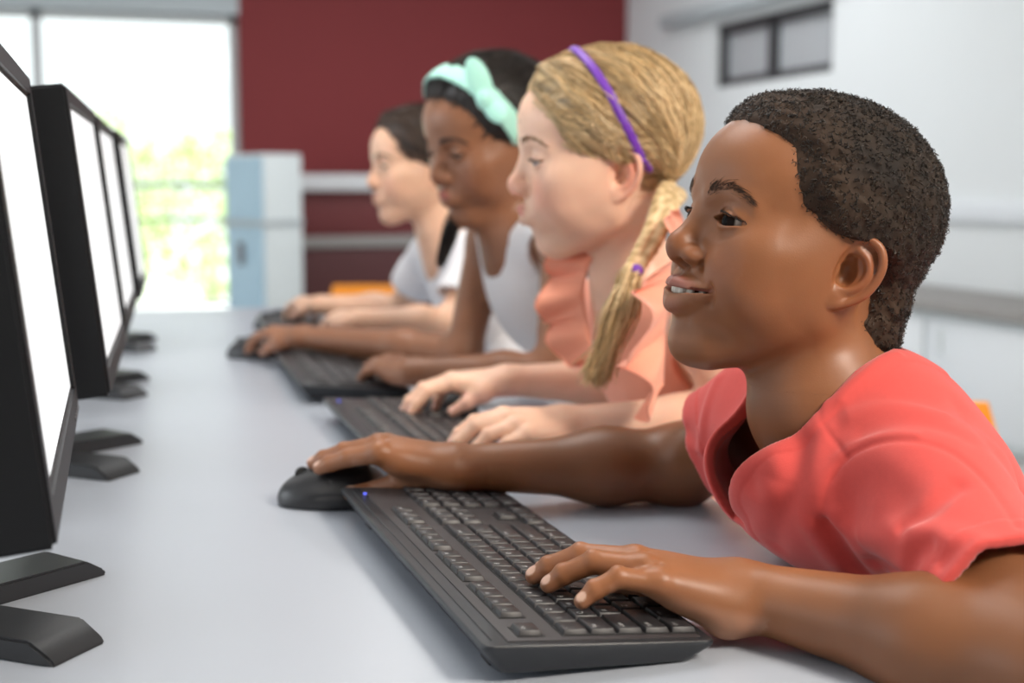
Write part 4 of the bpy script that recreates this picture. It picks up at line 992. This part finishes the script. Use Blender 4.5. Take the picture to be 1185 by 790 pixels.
def make_mouse(M):
    root=empty('computer_mouse',(0,0,0)); tag(root,'x','mouse')
    pr=[ell((0,0,.006),(.0545,.0315,.0315),None,'u',0),ell((-.012,0,.010),(.036,.0290,.0290),None,'u',.02)]
    cut=Pr(lambda P:.0012-P[:,2],A(0,0,0),.2,'i'); 
    pr.append(Pr(lambda P:.0012-P[:,2],A(0,0,0),9,'i'))
    side=[bump([(-.045,q*.0290,.012),(0,q*.0330,.0145),(.040,q*.0285,.010)],-.0012,.0014) for q in(-1,1)]
    pr[2:2]=side+[bump([(.004,0,.036),(.030,0,.031),(.053,0,.014)],-.0012,.0010),bump([(.004,-.030,.026),(.002,0,.038),(.004,.030,.026)],-.0008,.0009)]
    V,Q=nets(pr,A(-.06,-.04,-.004),A(.06,.04,.05),.0011); up=V[:,2]
    mesh_obj('shell',V,Q,M['mouse'],root)
    bm=bmesh.new(); cyl(bm,(.030,-.0032,.0295),(.030,.0032,.0295),.0075,n=28); bmesh.ops.bevel(bm,geom=bm.edges[:],offset=.0008,segments=2,affect='EDGES'); done('scroll_wheel',bm,M['rubber'],root)
    for x in(-.038,.038):
        bm=bmesh.new(); box(bm,Vector((x,0,.0006)),(.016,.028,.0012),None,.0004,1); done('glide_pad',bm,M['rubber'],root)
    return root
def make_monitor(M):
    """screen towards -y, x to the viewer's right, origin on the table under the middle of the lower edge of the screen"""
    root=empty('computer_monitor',(0,0,0)); tag(root,'x','monitor')
    W,H,T=.478,.296,.034; bz=.017; bs=.027; tl=math.radians(6); z0=.108
    R=Matrix.Translation((0,0,z0))@Matrix.Rotation(-tl,4,'X')    # top leans back (+y)
    def add(name,fn,m,par=None,ang=.5):
        bm=bmesh.new(); fn(bm); bmesh.ops.transform(bm,matrix=R,verts=bm.verts[:]); return done(name,bm,m,par or root,angle=ang)
    def bezel(bm):
        o=[(-W/2,0),(W/2,0),(W/2,H),(-W/2,H)]; i=[(-W/2+bs,bz+.010),(W/2-bs,bz+.010),(W/2-bs,H-bz-.003),(-W/2+bs,H-bz-.003)]
        fo=[bm.verts.new((x,0,z)) for x,z in o]; fi=[bm.verts.new((x,0,z)) for x,z in i]; ii=[bm.verts.new((x,.0045,z)) for x,z in i]; bo=[bm.verts.new((x,T,z)) for x,z in o]
        for k in range(4):
            n=(k+1)%4; bm.faces.new((fo[k],fo[n],fi[n],fi[k])); bm.faces.new((fi[k],fi[n],ii[n],ii[k])); bm.faces.new((fo[n],fo[k],bo[k],bo[n]))
        bm.faces.new(bo[::-1]); bmesh.ops.recalc_face_normals(bm,faces=bm.faces[:])
        bmesh.ops.bevel(bm,geom=[e for e in bm.edges if e.calc_face_angle(0)>.8 and max(v.co.y for v in e.verts)<.001 or (e.calc_face_angle(0)>.8 and abs(e.verts[0].co.y-e.verts[1].co.y)>.02)],offset=.0030,segments=3,affect='EDGES')
    bez=add('bezel',bezel,M['monitor'])
    add('screen',lambda bm:box(bm,Vector((0,.0050,H/2+.0035)),(W-2*bs+.004,.003,H-2*bz-.008)),M['screen'])
    def back(bm):
        box(bm,Vector((0,T+.010,H/2)),(W*.72,.026,H*.70),None,.012,3)
    add('back_cover',back,M['monitor'])
    def btn(bm):
        for k in range(5): box(bm,Vector((W/2-.03-.016*k,-.0004,.009)),(.008,.0016,.0028),None,.0005,1)
    add('control_buttons',btn,M['monitor_side'],bez)
    bm=bmesh.new(); prism(bm,[(.055,.012),(.088,.012),(.085,.235),(.058,.235)],-.038,.038); bmesh.ops.bevel(bm,geom=bm.edges[:],offset=.004,segments=2,affect='EDGES'); done('stand_neck',bm,M['monitor'],root)
    bm=bmesh.new(); box(bm,Vector((0,.105,.0095)),(.120,.075,.019),None,.004,2); done('base_bridge',bm,M['base'],root)
    for q in(-1,1):
        bm=bmesh.new(); a=[]
        # a foot: flat top, bevelled toe
        w=.027; x=0.
        P=[[(x-w,.02,0),(x+w,.02,0),(x+w,.02,.0165),(x-w,.02,.0165)],[(x-w,-.130,0),(x+w,-.130,0),(x+w,-.120,.0155),(x-w,-.120,.0155)],[(x-w+.001,-.140,0),(x+w-.001,-.140,0),(x+w-.001,-.137,.005),(x-w+.001,-.137,.005)]]
        V=[[bm.verts.new(p) for p in r] for r in P]
        for s in range(2):
            for k in range(4): bm.faces.new((V[s][k],V[s][(k+1)%4],V[s+1][(k+1)%4],V[s+1][k]))
        bm.faces.new(V[0][::-1]); bm.faces.new(V[2]); bmesh.ops.recalc_face_normals(bm,faces=bm.faces[:])
        bmesh.ops.bevel(bm,geom=[e for e in bm.edges if e.calc_face_angle(0)>.3],offset=.0016,segments=2,affect='EDGES'); ft=done('base_foot',bm,M['base'],root); ft.location=(q*.018,.105,0); ft.rotation_euler=(0,0,q*math.radians(38))
    return root
def make_stool(M):
    root=empty('stool',(0,0,0)); tag(root,'x','stool')
    bm=bmesh.new(); cyl(bm,(0,0,.445),(0,0,.468),.165,n=48); bmesh.ops.bevel(bm,geom=bm.edges[:],offset=.008,segments=3,affect='EDGES'); done('seat',bm,M['orange'],root)
    for a in range(4):
        t=PI/4+a*PI/2; bm=bmesh.new(); cyl(bm,(.18*math.cos(t),.18*math.sin(t),0),(.11*math.cos(t),.11*math.sin(t),.448),.012,n=14); done('leg',bm,M['metal'],root)
    bm=bmesh.new(); n=40; 
    for i in range(n):
        a=2*PI*i/n;b=2*PI*(i+1)/n; cyl(bm,(.158*math.cos(a),.158*math.sin(a),.15),(.158*math.cos(b),.158*math.sin(b),.15),.007,n=8)
    done('foot_ring',bm,M['metal'],root)
    return root
def make_chair(M):
    """moulded plastic chair, its front towards -x"""
    root=empty('plastic_chair',(0,0,0)); tag(root,'x','chair')
    n=16; V=[];prof=[(-.19,.415),(-.17,.432),(-.05,.425),(.08,.42),(.15,.43),(.185,.47),(.200,.55),(.215,.63),(.222,.665)]
    sp=[p for p in spline([A(x,0,z) for x,z in prof],4)]
    for p in sp:
        for j in range(n+1):
            v=-1+2*j/n; w=.20 if p[2]<.5 else .20-.04*(p[2]-.5)/.16; e=.02*v*v if p[2]<.5 else -.0
            V.append((p[0]-(.03*v*v if p[2]>.46 else 0),v*w,p[2]+e))
    Q=[(i*(n+1)+j,i*(n+1)+j+1,(i+1)*(n+1)+j+1,(i+1)*(n+1)+j) for i in range(len(sp)-1) for j in range(n)]
    me=mesh_obj('shell',np.array(V),np.array(Q),M['orange'],None); me.parent=root; s=me.modifiers.new('s','SOLIDIFY'); s.thickness=.010; s.offset=0
    for sx,sy in((-1,-1),(-1,1),(1,-1),(1,1)):
        bm=bmesh.new(); cyl(bm,(sx*.19,sy*.185,0),(sx*.12,sy*.14,.415),.011,n=12); done('leg',bm,M['metal'],root)
    return root

def setup_cam():
    cam=bpy.data.cameras.new('camera'); o=bpy.data.objects.new('camera',cam); COL.objects.link(o)
    cam.sensor_width=36; cam.sensor_fit='HORIZONTAL'; cam.lens=f_px/1185*36; cam.clip_start=.05
    o.matrix_world=Matrix((( CR[0],CU[0],-CF[0],CAM[0]),(CR[1],CU[1],-CF[1],CAM[1]),(CR[2],CU[2],-CF[2],CAM[2]),(0,0,0,1)))
    bpy.context.scene.camera=o; return o
# ---------------------------------------------------------------- the room and the assembly
import bmesh
YB=9.0; XR=3.892; ZC=2.95
def struct(o): o['kind']='structure'; return o
def build_room(M):
    def slab(name,lo,hi,m,bev=0):
        bm=bmesh.new(); c=(Vector(lo)+Vector(hi))/2; s=Vector(hi)-Vector(lo); box(bm,c,s,None,bev); return struct(done(name,bm,m))
    slab('floor',(-5,-5,-.12),(XR+.2,YB+.2,0),M['floor'])
    slab('ceiling',(-5,-5,ZC),(XR+.2,YB+.2,ZC+.12),M['ceiling'])
    slab('wall_back',(1.149,YB,0),(XR+.2,YB+.2,ZC),M['red'])
    slab('wall_back_header',(-5,YB,2.115),(1.149,YB+.2,ZC),M['header'])
    # right wall round its high window
    y0,y1,z0,z1=6.28,7.62,1.617,2.00
    bm=bmesh.new()
    for lo,hi in(((XR,-2.5,0),(XR+.2,YB,z0)),((XR,-2.5,z1),(XR+.2,YB,ZC)),((XR,-2.5,z0),(XR+.2,y0,z1)),((XR,y1,z0),(XR+.2,YB,z1))):
        box(bm,(Vector(lo)+Vector(hi))/2,Vector(hi)-Vector(lo))
    struct(done('wall_right',bm,M['white_wall'],smooth=False))
    slab('wall_front',(-5,-5.2,0),(XR+.2,-5,ZC),M['white_wall'])
    for nm,lo,hi in(('wall_left',(-5.2,-5,0),(-5,YB+.2,.85)),('wall_left_header',(-5.2,-5,2.6),(-5,YB+.2,ZC)),('wall_left_end',(-5.2,-5,.85),(-5,-1.5,2.6))): slab(nm,lo,hi,M['white_wall'])
    slab('wall_right_near',(XR,-5,0),(XR+.2,-2.5,ZC),M['white_wall'])
    slab('trim_1',(XR-.10,6.15,2.045),(XR+.0,8.25,2.12),M['trim_grey'],.006)
    slab('trim_2',(XR-.03,-2.4,.86),(XR,5.9,.95),M['trim_white'],.004)
    slab('baseboard_right',(XR-.015,-2.4,0),(XR,YB,.09),M['trim_white'],.003)
    slab('baseboard_back',(1.15,YB-.015,0),(XR-.015,YB,.09),M['trim_white'],.003)
    w=struct(empty('window_1',(XR+.06,(y0+y1)/2,z0)))
    def fr(name,parts,m):
        bm=bmesh.new()
        for c,s in parts: box(bm,Vector(c),Vector(s),None,.004)
        o=done(name,bm,m,w); return o
    W,H=y1-y0,z1-z0
    fr('window_frame',[((0,0,.025),(.07,W,.05)),((0,0,H-.03),(.07,W,.06)),((0,-W/2+.028,H/2),(.07,.056,H)),((0,W/2-.028,H/2),(.07,.056,H)),((0,.03,H/2),(.07,.075,H))],M['dark_frame'])
    bm=bmesh.new(); box(bm,Vector((.01,0,H/2)),Vector((.006,W-.08,H-.08))); done('window_pane',bm,M['frosted'],w)
    # the glazed end wall to the balcony
    w2=struct(empty('window_2',(-1.9,YB+.10,0)))
    def fr2(name,parts,m):
        bm=bmesh.new()
        for c,s in parts: box(bm,Vector(c),Vector(s),None,.004)
        return done(name,bm,m,w2)
    fr2('window_frame',[((1.80,0,1.055),(.07,.06,2.11)),((3.02,0,1.055),(.06,.06,2.11)),((-.4,0,1.055),(.07,.06,2.11)),((-2.2,0,1.055),(.07,.06,2.11)),((0,0,2.085),(6.1,.06,.05)),((0,0,.03),(6.1,.06,.06))],M['alu'])
    fr2('window_pane',[((0,0,1.06),(6.0,.008,2.05))],M['glass'])
def build_outside(M):
    bm=bmesh.new(); box(bm,Vector((0,11.2,-.15)),Vector((16,4.0,.1))); struct(done('balcony_floor_outside',bm,M['paving']))
    bm=bmesh.new(); box(bm,Vector((2,33,-1.2)),Vector((80,39,.1))); struct(done('ground_outside',bm,M['ground']))
    r=empty('balcony_railing',(0,10.4,0)); tag(r,'grey balcony railing outside the bright end window','railing')
    for z,name in((1.02,'top_rail'),(.76,'middle_rail'),(.12,'bottom_rail')):
        bm=bmesh.new(); cyl(bm,(-5,0,z),(3.4,0,z),.022 if z>1 else .014,n=12); done(name,bm,M['rail'],r)
    for i in range(6):
        bm=bmesh.new(); cyl(bm,(-4.7+1.5*i,0,-.1),(-4.7+1.5*i,0,1.02),.02,n=12); done('post',bm,M['rail'],r)
    rs=np.random.RandomState(5)
    spec=[('pale green broad tree beyond the balcony, seen just beside the red wall',1.75,17.,.9,1.3,0),('pale green tree beyond the railing, just past the nearer monitors',.35,23.,1.3,1.5,1),('light green bushy tree beyond the railing behind the monitor backs',-3.6,19.,1.5,1.6,2)]
    for lab,x,y,zc,rad,k in spec:
        t=empty('tree',(x,y,-1.15)); tag(t,lab,'tree','trees beyond the balcony')
        bm=bmesh.new(); cyl(bm,(0,0,0),(0.05,0,zc-.2+1.15-rad*.3),.13,.08,n=14); done('trunk',bm,M['bark'],t)
        n=1500; d=rs.normal(size=(n,3)); d/=np.linalg.norm(d,axis=1,keepdims=True); p=d*(rad*(.45+.55*rs.rand(n,1)**.5))*A(1,1,.85)*(1+.22*vnoise(d,5,k))[:,None]; V=[];Q=[]
        for i in range(n):
            u=unit(rs.normal(size=3));v=unit(np.cross(u,rs.normal(size=3))); s=.05+.06*rs.rand(); c=p[i]
            V+=[c-u*s,c+v*s*.45,c+u*s,c-v*s*.45]; Q.append((4*i,4*i+1,4*i+2,4*i+3))
        me=mesh_obj('foliage',np.array(V)+A(0,0,zc+1.15-.2),np.array(Q),M['leaf'],None,False); me.parent=t
def build_furniture(M):
    # counter unit along the red wall, and the pale cabinet at its end
    c=empty('wall_counter',(2.55,8.6,0)); tag(c,'long maroon counter with white top along the red back wall','counter')
    def part(name,items,m,par,bev=.004):
        bm=bmesh.new()
        for ctr,s in items: box(bm,Vector(ctr),Vector(s),None,bev)
        return done(name,bm,m,par)
    part('counter_top',[((0,0,1.035),(2.5,.62,.10))],M['counter_white'],c)
    part('front_panel',[((0,-.22,.84),(2.46,.04,.30)),],M['maroon'],c)
    part('shelf',[((0,-.02,.665),(2.46,.52,.07))],M['shelf_grey'],c)
    part('drawer_front',[((0,-.02,.31),(2.46,.50,.62))],M['maroon_dark'],c)
    part('side_panel',[((-1.225,0,.49),(.04,.58,.98))],M['maroon'],c); part('side_panel',[((1.225,0,.49),(.04,.58,.98))],M['maroon'],c)
    k=empty('metal_cabinet',(1.15,8.05,0)); tag(k,'pale blue and white metal cabinet beside the end window','cabinet')
    R=Matrix.Rotation(math.radians(24),4,'Z')
    bm=bmesh.new(); box(bm,Vector((0,0,.60)),Vector((.26,.42,1.20)),R,.008); done('cabinet_body',bm,M['cab_white'],k)
    bm=bmesh.new(); bmesh.ops.create_cube(bm,size=1.,matrix=R@Matrix.Translation((-.134,0,.60))@Matrix.Diagonal((.018,.40,1.16,1))); bmesh.ops.bevel(bm,geom=bm.edges[:],offset=.004,segments=2,affect='EDGES'); d=done('door',bm,M['cab_blue'],k)
    bm=bmesh.new(); bmesh.ops.create_cube(bm,size=1.,matrix=R@Matrix.Translation((-.150,.02,.62))@Matrix.Diagonal((.026,.035,.13,1))); done('handle',bm,M['handle'],d)
    bm=bmesh.new(); bmesh.ops.create_cube(bm,size=1.,matrix=R@Matrix.Translation((-.02,0,.80))@Matrix.Diagonal((.30,.44,.035,1))); done('band',bm,M['trim_grey'],k)
    # low unit under the right-hand wall
    u=empty('low_cupboard',(3.595,4.2,0)); tag(u,'low white cupboard along the white wall, grey-edged top','cupboard')
    part('cupboard_top',[((0,0,.535),(.56,2.75,.04))],M['shelf_grey'],u); part('cupboard_body',[((.02,0,.26),(.50,2.66,.50))],M['cab_white'],u)
    part('end_panel',[((-.01,1.345,.258),(.53,.035,.51))],M['trim_grey'],u)
    for y in(-.89,0,.89): dd=part('door',[((-.238,y,.27),(.018,.86,.44))],M['trim_white'],u); part('handle',[((-.252,y+.33,.40),(.016,.014,.10))],M['cab_white'],dd)
ROWD=unit(A(.115,.993,0)); ROWN=A(ROWD[1],-ROWD[0],0); E0=A(.575,.93,0); RZ=math.atan2(-ROWD[0],ROWD[1])
def build_table(M):
    t=empty('computer_table',(E0[0],E0[1],0)); t.rotation_euler=(0,0,RZ); tag(t,'long pale grey-white table holding the row of computers','table')
    bm=bmesh.new(); r=.045; pts=[]
    for cx_,cy_,a0 in((0-r,2.42-r,0),(-1.32+r,2.42-r,90),(-1.32+r,-.56+r,180),(0-r,-.56+r,270)):
        for k in range(7): a=math.radians(a0+15*k); pts.append((cx_+r*math.cos(a),cy_+r*math.sin(a)))
    lo_=[bm.verts.new((x,y,.685)) for x,y in pts]; hi_=[bm.verts.new((x,y,.72)) for x,y in pts]; n=len(pts)
    for k in range(n): bm.faces.new((lo_[k],lo_[(k+1)%n],hi_[(k+1)%n],hi_[k]))
    bm.faces.new(hi_); bm.faces.new(lo_[::-1])
    bmesh.ops.bevel(bm,geom=[e for e in bm.edges if abs(e.verts[0].co.z-e.verts[1].co.z)<.001],offset=.004,segments=3,affect='EDGES')
    done('table_top',bm,M['table'],t,angle=.5)
    bm=bmesh.new()
    for y in(-.46,2.32): box(bm,Vector((-.66,y,.655)),Vector((1.1,.04,.06)),None,.004)
    box(bm,Vector((-.66,.93,.655)),Vector((.04,2.76,.06)),None,.004)
    done('under_frame',bm,M['metal'],t)
    for x in(-.20,-1.12):
        for y in(-.46,2.32):
            bm=bmesh.new(); cyl(bm,(x,y,0),(x,y,.64),.025,n=20); done('leg',bm,M['metal'],t)
def build_all(cheap=1.):
    global HS
    HS=cheap
    M=dict(kb_body=mat('keyboard_black',(.016,.018,.022),rough=.38,bump_s=1500,bump_d=.03),kb_plate=mat('keyboard_plate',(.030,.025,.027),rough=.50,bump_s=1500,bump_d=.05),kb_key=mat('key_black',(.023,.0215,.024),rough=.42),kb_gap_shade=mat('key_gap_shade_black',(.006,.006,.006),rough=.6),legend=mat('legend_white',(.55,.55,.55),rough=.6),
        led=mat('blue_led',(.05,.06,.9),emit=(.15,.2,1),es=1.2),mouse=mat('mouse_black',(.012,.012,.014),rough=.38),rubber=mat('dark_rubber',(.02,.02,.02),rough=.7),
        monitor=mat('monitor_black',(.006,.0065,.008),rough=.45,spec=.3,bump_s=900,bump_d=.05),monitor_side=mat('monitor_grey',(.10,.10,.11),rough=.4),base=mat('stand_charcoal',(.020,.021,.024),rough=.40,spec=.4,bump_s=1200,bump_d=.1),screen=mat('lit_screen',(.02,.02,.02),rough=.3,emit=(1,1,1),es=1.05),
        orange=mat('orange_plastic',(.85,.30,.012),rough=.35),metal=mat('grey_steel',(.45,.46,.48),rough=.35,metal=.8),
        floor=mat('floor_vinyl',(.50,.50,.50),rough=.45,noise=(3,.05)),ceiling=mat('ceiling_white',(.80,.80,.80),rough=.9),red=mat('red_wall',(.20,.023,.026),rough=.75,noise=(2,.03)),header=mat('header_grey',(.50,.55,.58),rough=.8),
        white_wall=mat('white_wall',(.70,.725,.735),rough=.8,noise=(2,.015)),trim_grey=mat('trim_grey',(.42,.46,.48),rough=.6),trim_white=mat('trim_white',(.74,.77,.80),rough=.5),dark_frame=mat('dark_frame',(.045,.045,.05),rough=.5),
        frosted=mat('frosted_pane',(.42,.44,.46),rough=.25),alu=mat('aluminium_frame',(.55,.57,.58),rough=.5),paving=mat('paving',(.72,.72,.68),rough=.8),ground=mat('outside_ground',(.62,.66,.52),rough=.9,noise=(.4,.2)),
        rail=mat('rail_grey',(.13,.16,.16),rough=.5),bark=mat('bark',(.52,.48,.38),rough=.9),leaf=mat('leaf_green',(.50,.62,.26),rough=.7),
        counter_white=mat('counter_white',(.62,.63,.65),rough=.5),maroon=mat('maroon',(.13,.019,.021),rough=.6),maroon_dark=mat('maroon_dark',(.070,.012,.014),rough=.6),shelf_grey=mat('shelf_grey',(.27,.255,.245),rough=.6),
        cab_white=mat('cabinet_white',(.66,.71,.72),rough=.5),cab_blue=mat('cabinet_blue',(.36,.52,.64),rough=.4),handle=mat('dark_handle',(.16,.13,.13),rough=.5),
        table=mat('table_laminate',(.40,.435,.495),rough=.30,spec=.5,noise=(9,.02)))
    g=bpy.data.materials.new('window_glass'); g.use_nodes=True; nt=g.node_tree; nt.nodes.clear()
    o=nt.nodes.new('ShaderNodeOutputMaterial'); mx=nt.nodes.new('ShaderNodeMixShader'); tr=nt.nodes.new('ShaderNodeBsdfTransparent'); gl=nt.nodes.new('ShaderNodeBsdfGlossy'); gl.inputs['Roughness'].default_value=.02; mx.inputs[0].default_value=.05
    tr.inputs[0].default_value=(.97,.99,.98,1)
    nt.links.new(tr.outputs[0],mx.inputs[1]); nt.links.new(gl.outputs[0],mx.inputs[2]); nt.links.new(mx.outputs[0],o.inputs[0]); M['glass']=g
    build_room(M); build_outside(M); build_furniture(M); build_table(M)
    # keyboards
    kb=make_keyboard('keyboard','black keyboard in front of the boy in the coral t-shirt',(.3165,.985,TT),PI/2+math.radians(-.3),M)
    kb['group']='keyboards along the table'
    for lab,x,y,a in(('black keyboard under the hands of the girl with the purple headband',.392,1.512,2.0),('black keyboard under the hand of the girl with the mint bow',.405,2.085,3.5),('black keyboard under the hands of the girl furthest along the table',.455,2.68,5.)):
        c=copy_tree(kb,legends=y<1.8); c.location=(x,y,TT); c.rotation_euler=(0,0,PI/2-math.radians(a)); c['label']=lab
    ms=make_mouse(M)
    for i,(lab,x,y,a) in enumerate((('black mouse under the right hand of the boy in coral',.243,1.268,168),('black mouse under the hand of the girl with the purple headband',.462,1.690,165),('black mouse under the hand of the girl with the mint bow',.325,2.40,160),('black mouse under the hand of the girl furthest along the table',.435,2.86,160))):
        c=ms if i==0 else copy_tree(ms); c.location=(x,y,TT); c.rotation_euler=(0,0,math.radians(a)); c['label']=lab; c['group']='mice along the table'
    mo=make_monitor(M)
    for i,(lab,x,y,a) in enumerate((('black monitor with a white screen facing the boy in coral',.001,1.006,2.2),('black monitor with a white screen facing the girl with the purple headband',.0585,1.560,4.5),('black monitor with a white screen facing the girl with the mint bow',.100,2.100,4.5),('black monitor at the far end of the row, facing the furthest girl',.150,2.66,4.5))):
        c=mo if i==0 else copy_tree(mo); c.location=(x,y,TT); c.rotation_euler=(0,0,PI/2-math.radians(a)); c['label']=lab; c['group']='monitors along the table'
    st=make_stool(M)
    for i,(lab,x,y) in enumerate((('orange stool the boy in the coral t-shirt sits on',.815,.90),('orange stool the girl in the peach top sits on',.83,1.445),('orange stool the girl with the mint bow sits on',.805,1.90),('orange stool the furthest girl sits on',.845,2.40))):
        c=st if i==0 else copy_tree(st); c.location=(x,y,0); c['label']=lab; c['group']='stools along the table'
    ch=make_chair(M)
    for i,(lab,x,y,a) in enumerate((('empty orange plastic chair in the aisle behind the boy',1.265,1.71,75),('empty orange plastic chair near the maroon counter, behind the furthest hands',.97,4.55,60))):
        c=ch if i==0 else copy_tree(ch); c.location=(x,y,0); c.rotation_euler=(0,0,math.radians(a)); c['label']=lab; c['group']='empty orange chairs'
    # people
    b=build_boy(); root=person_root('person','smiling boy with short black hair in a coral red t-shirt',(b['pel'][0],b['pel'][1],0))
    hd=b['hd']; c=hd.T((0,.07,-.01)); lo,hi=bounds(b['body'])
    z=[(c-.1,c+.1,.0008*cheap),(hd.o-.14,hd.o+.15,.0013*cheap)]
    for h in b['hands']:
        p=np.array(h.tips+[h.w]+list(h.thumb)); z.append((p.min(0)-.032,p.max(0)+.032,.0011*cheap))
    V,Q=multires(b['body'],z,lo,hi,.0028*cheap)
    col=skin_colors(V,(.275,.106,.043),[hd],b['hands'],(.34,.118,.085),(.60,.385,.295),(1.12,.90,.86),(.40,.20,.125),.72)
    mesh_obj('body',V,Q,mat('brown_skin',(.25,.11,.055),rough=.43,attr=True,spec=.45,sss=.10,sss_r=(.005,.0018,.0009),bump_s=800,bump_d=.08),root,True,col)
    dress_boy(b,root)
    for fn in PEOPLE: fn()
    # light: daylight through the glazed sides, the room's ceiling lamps
    w=bpy.data.worlds.new('sky'); bpy.context.scene.world=w; w.use_nodes=True; nt=w.node_tree; bg=nt.nodes['Background']; bg.inputs[0].default_value=(.93,.97,1,1); bg.inputs[1].default_value=SKY
    def area(name,loc,at,size,power,col,sy=None):
        l=bpy.data.lights.new(name,'AREA'); l.size=size; l.energy=power; l.color=col
        if sy: l.shape='RECTANGLE'; l.size_y=sy
        o=bpy.data.objects.new(name,l); COL.objects.link(o); o.location=loc; o.rotation_euler=(Vector(at)-Vector(loc)).to_track_quat('-Z','Y').to_euler()
    for a in LAMPS: area(*a)
    s=bpy.data.lights.new('sun','SUN'); s.energy=SUN; s.angle=.01; so=bpy.data.objects.new('sun',s); COL.objects.link(so); so.rotation_euler=(math.radians(28),0,math.radians(-8)); so.location=(0,0,12)
    cam=setup_cam(); cam.data.dof.use_dof=True; cam.data.dof.focus_distance=.975; cam.data.dof.aperture_fstop=4.3
    vs=bpy.context.scene.view_settings; vs.view_transform='Standard'; vs.look='None'; vs.exposure=EXPO; vs.gamma=1; vs.use_curve_mapping=False
    bpy.context.scene.cycles.use_denoising=True; bpy.context.scene.cycles.max_bounces=8
SKY=1.6; SUN=8.0; EXPO=0.15
LAMPS=[('ceiling_lamp_front',(1.5,-1.0,2.7),(.6,1.0,.85),.7,88,(1,.90,.78)),('ceiling_lamp_middle',(.2,2.2,2.9),(.2,2.2,.7),1.5,34,(1,.97,.93)),('ceiling_lamp_back',(2.2,6.2,2.9),(2.2,6.2,0),1.6,48,(.96,.98,1)),
 ('left_window_daylight',(-4.7,2.6,1.75),(.5,1.6,.9),3.2,60,(.88,.94,1),1.5)]
PEOPLE=[build_blonde,build_bow_girl,build_far_girl]
build_all(1.0)
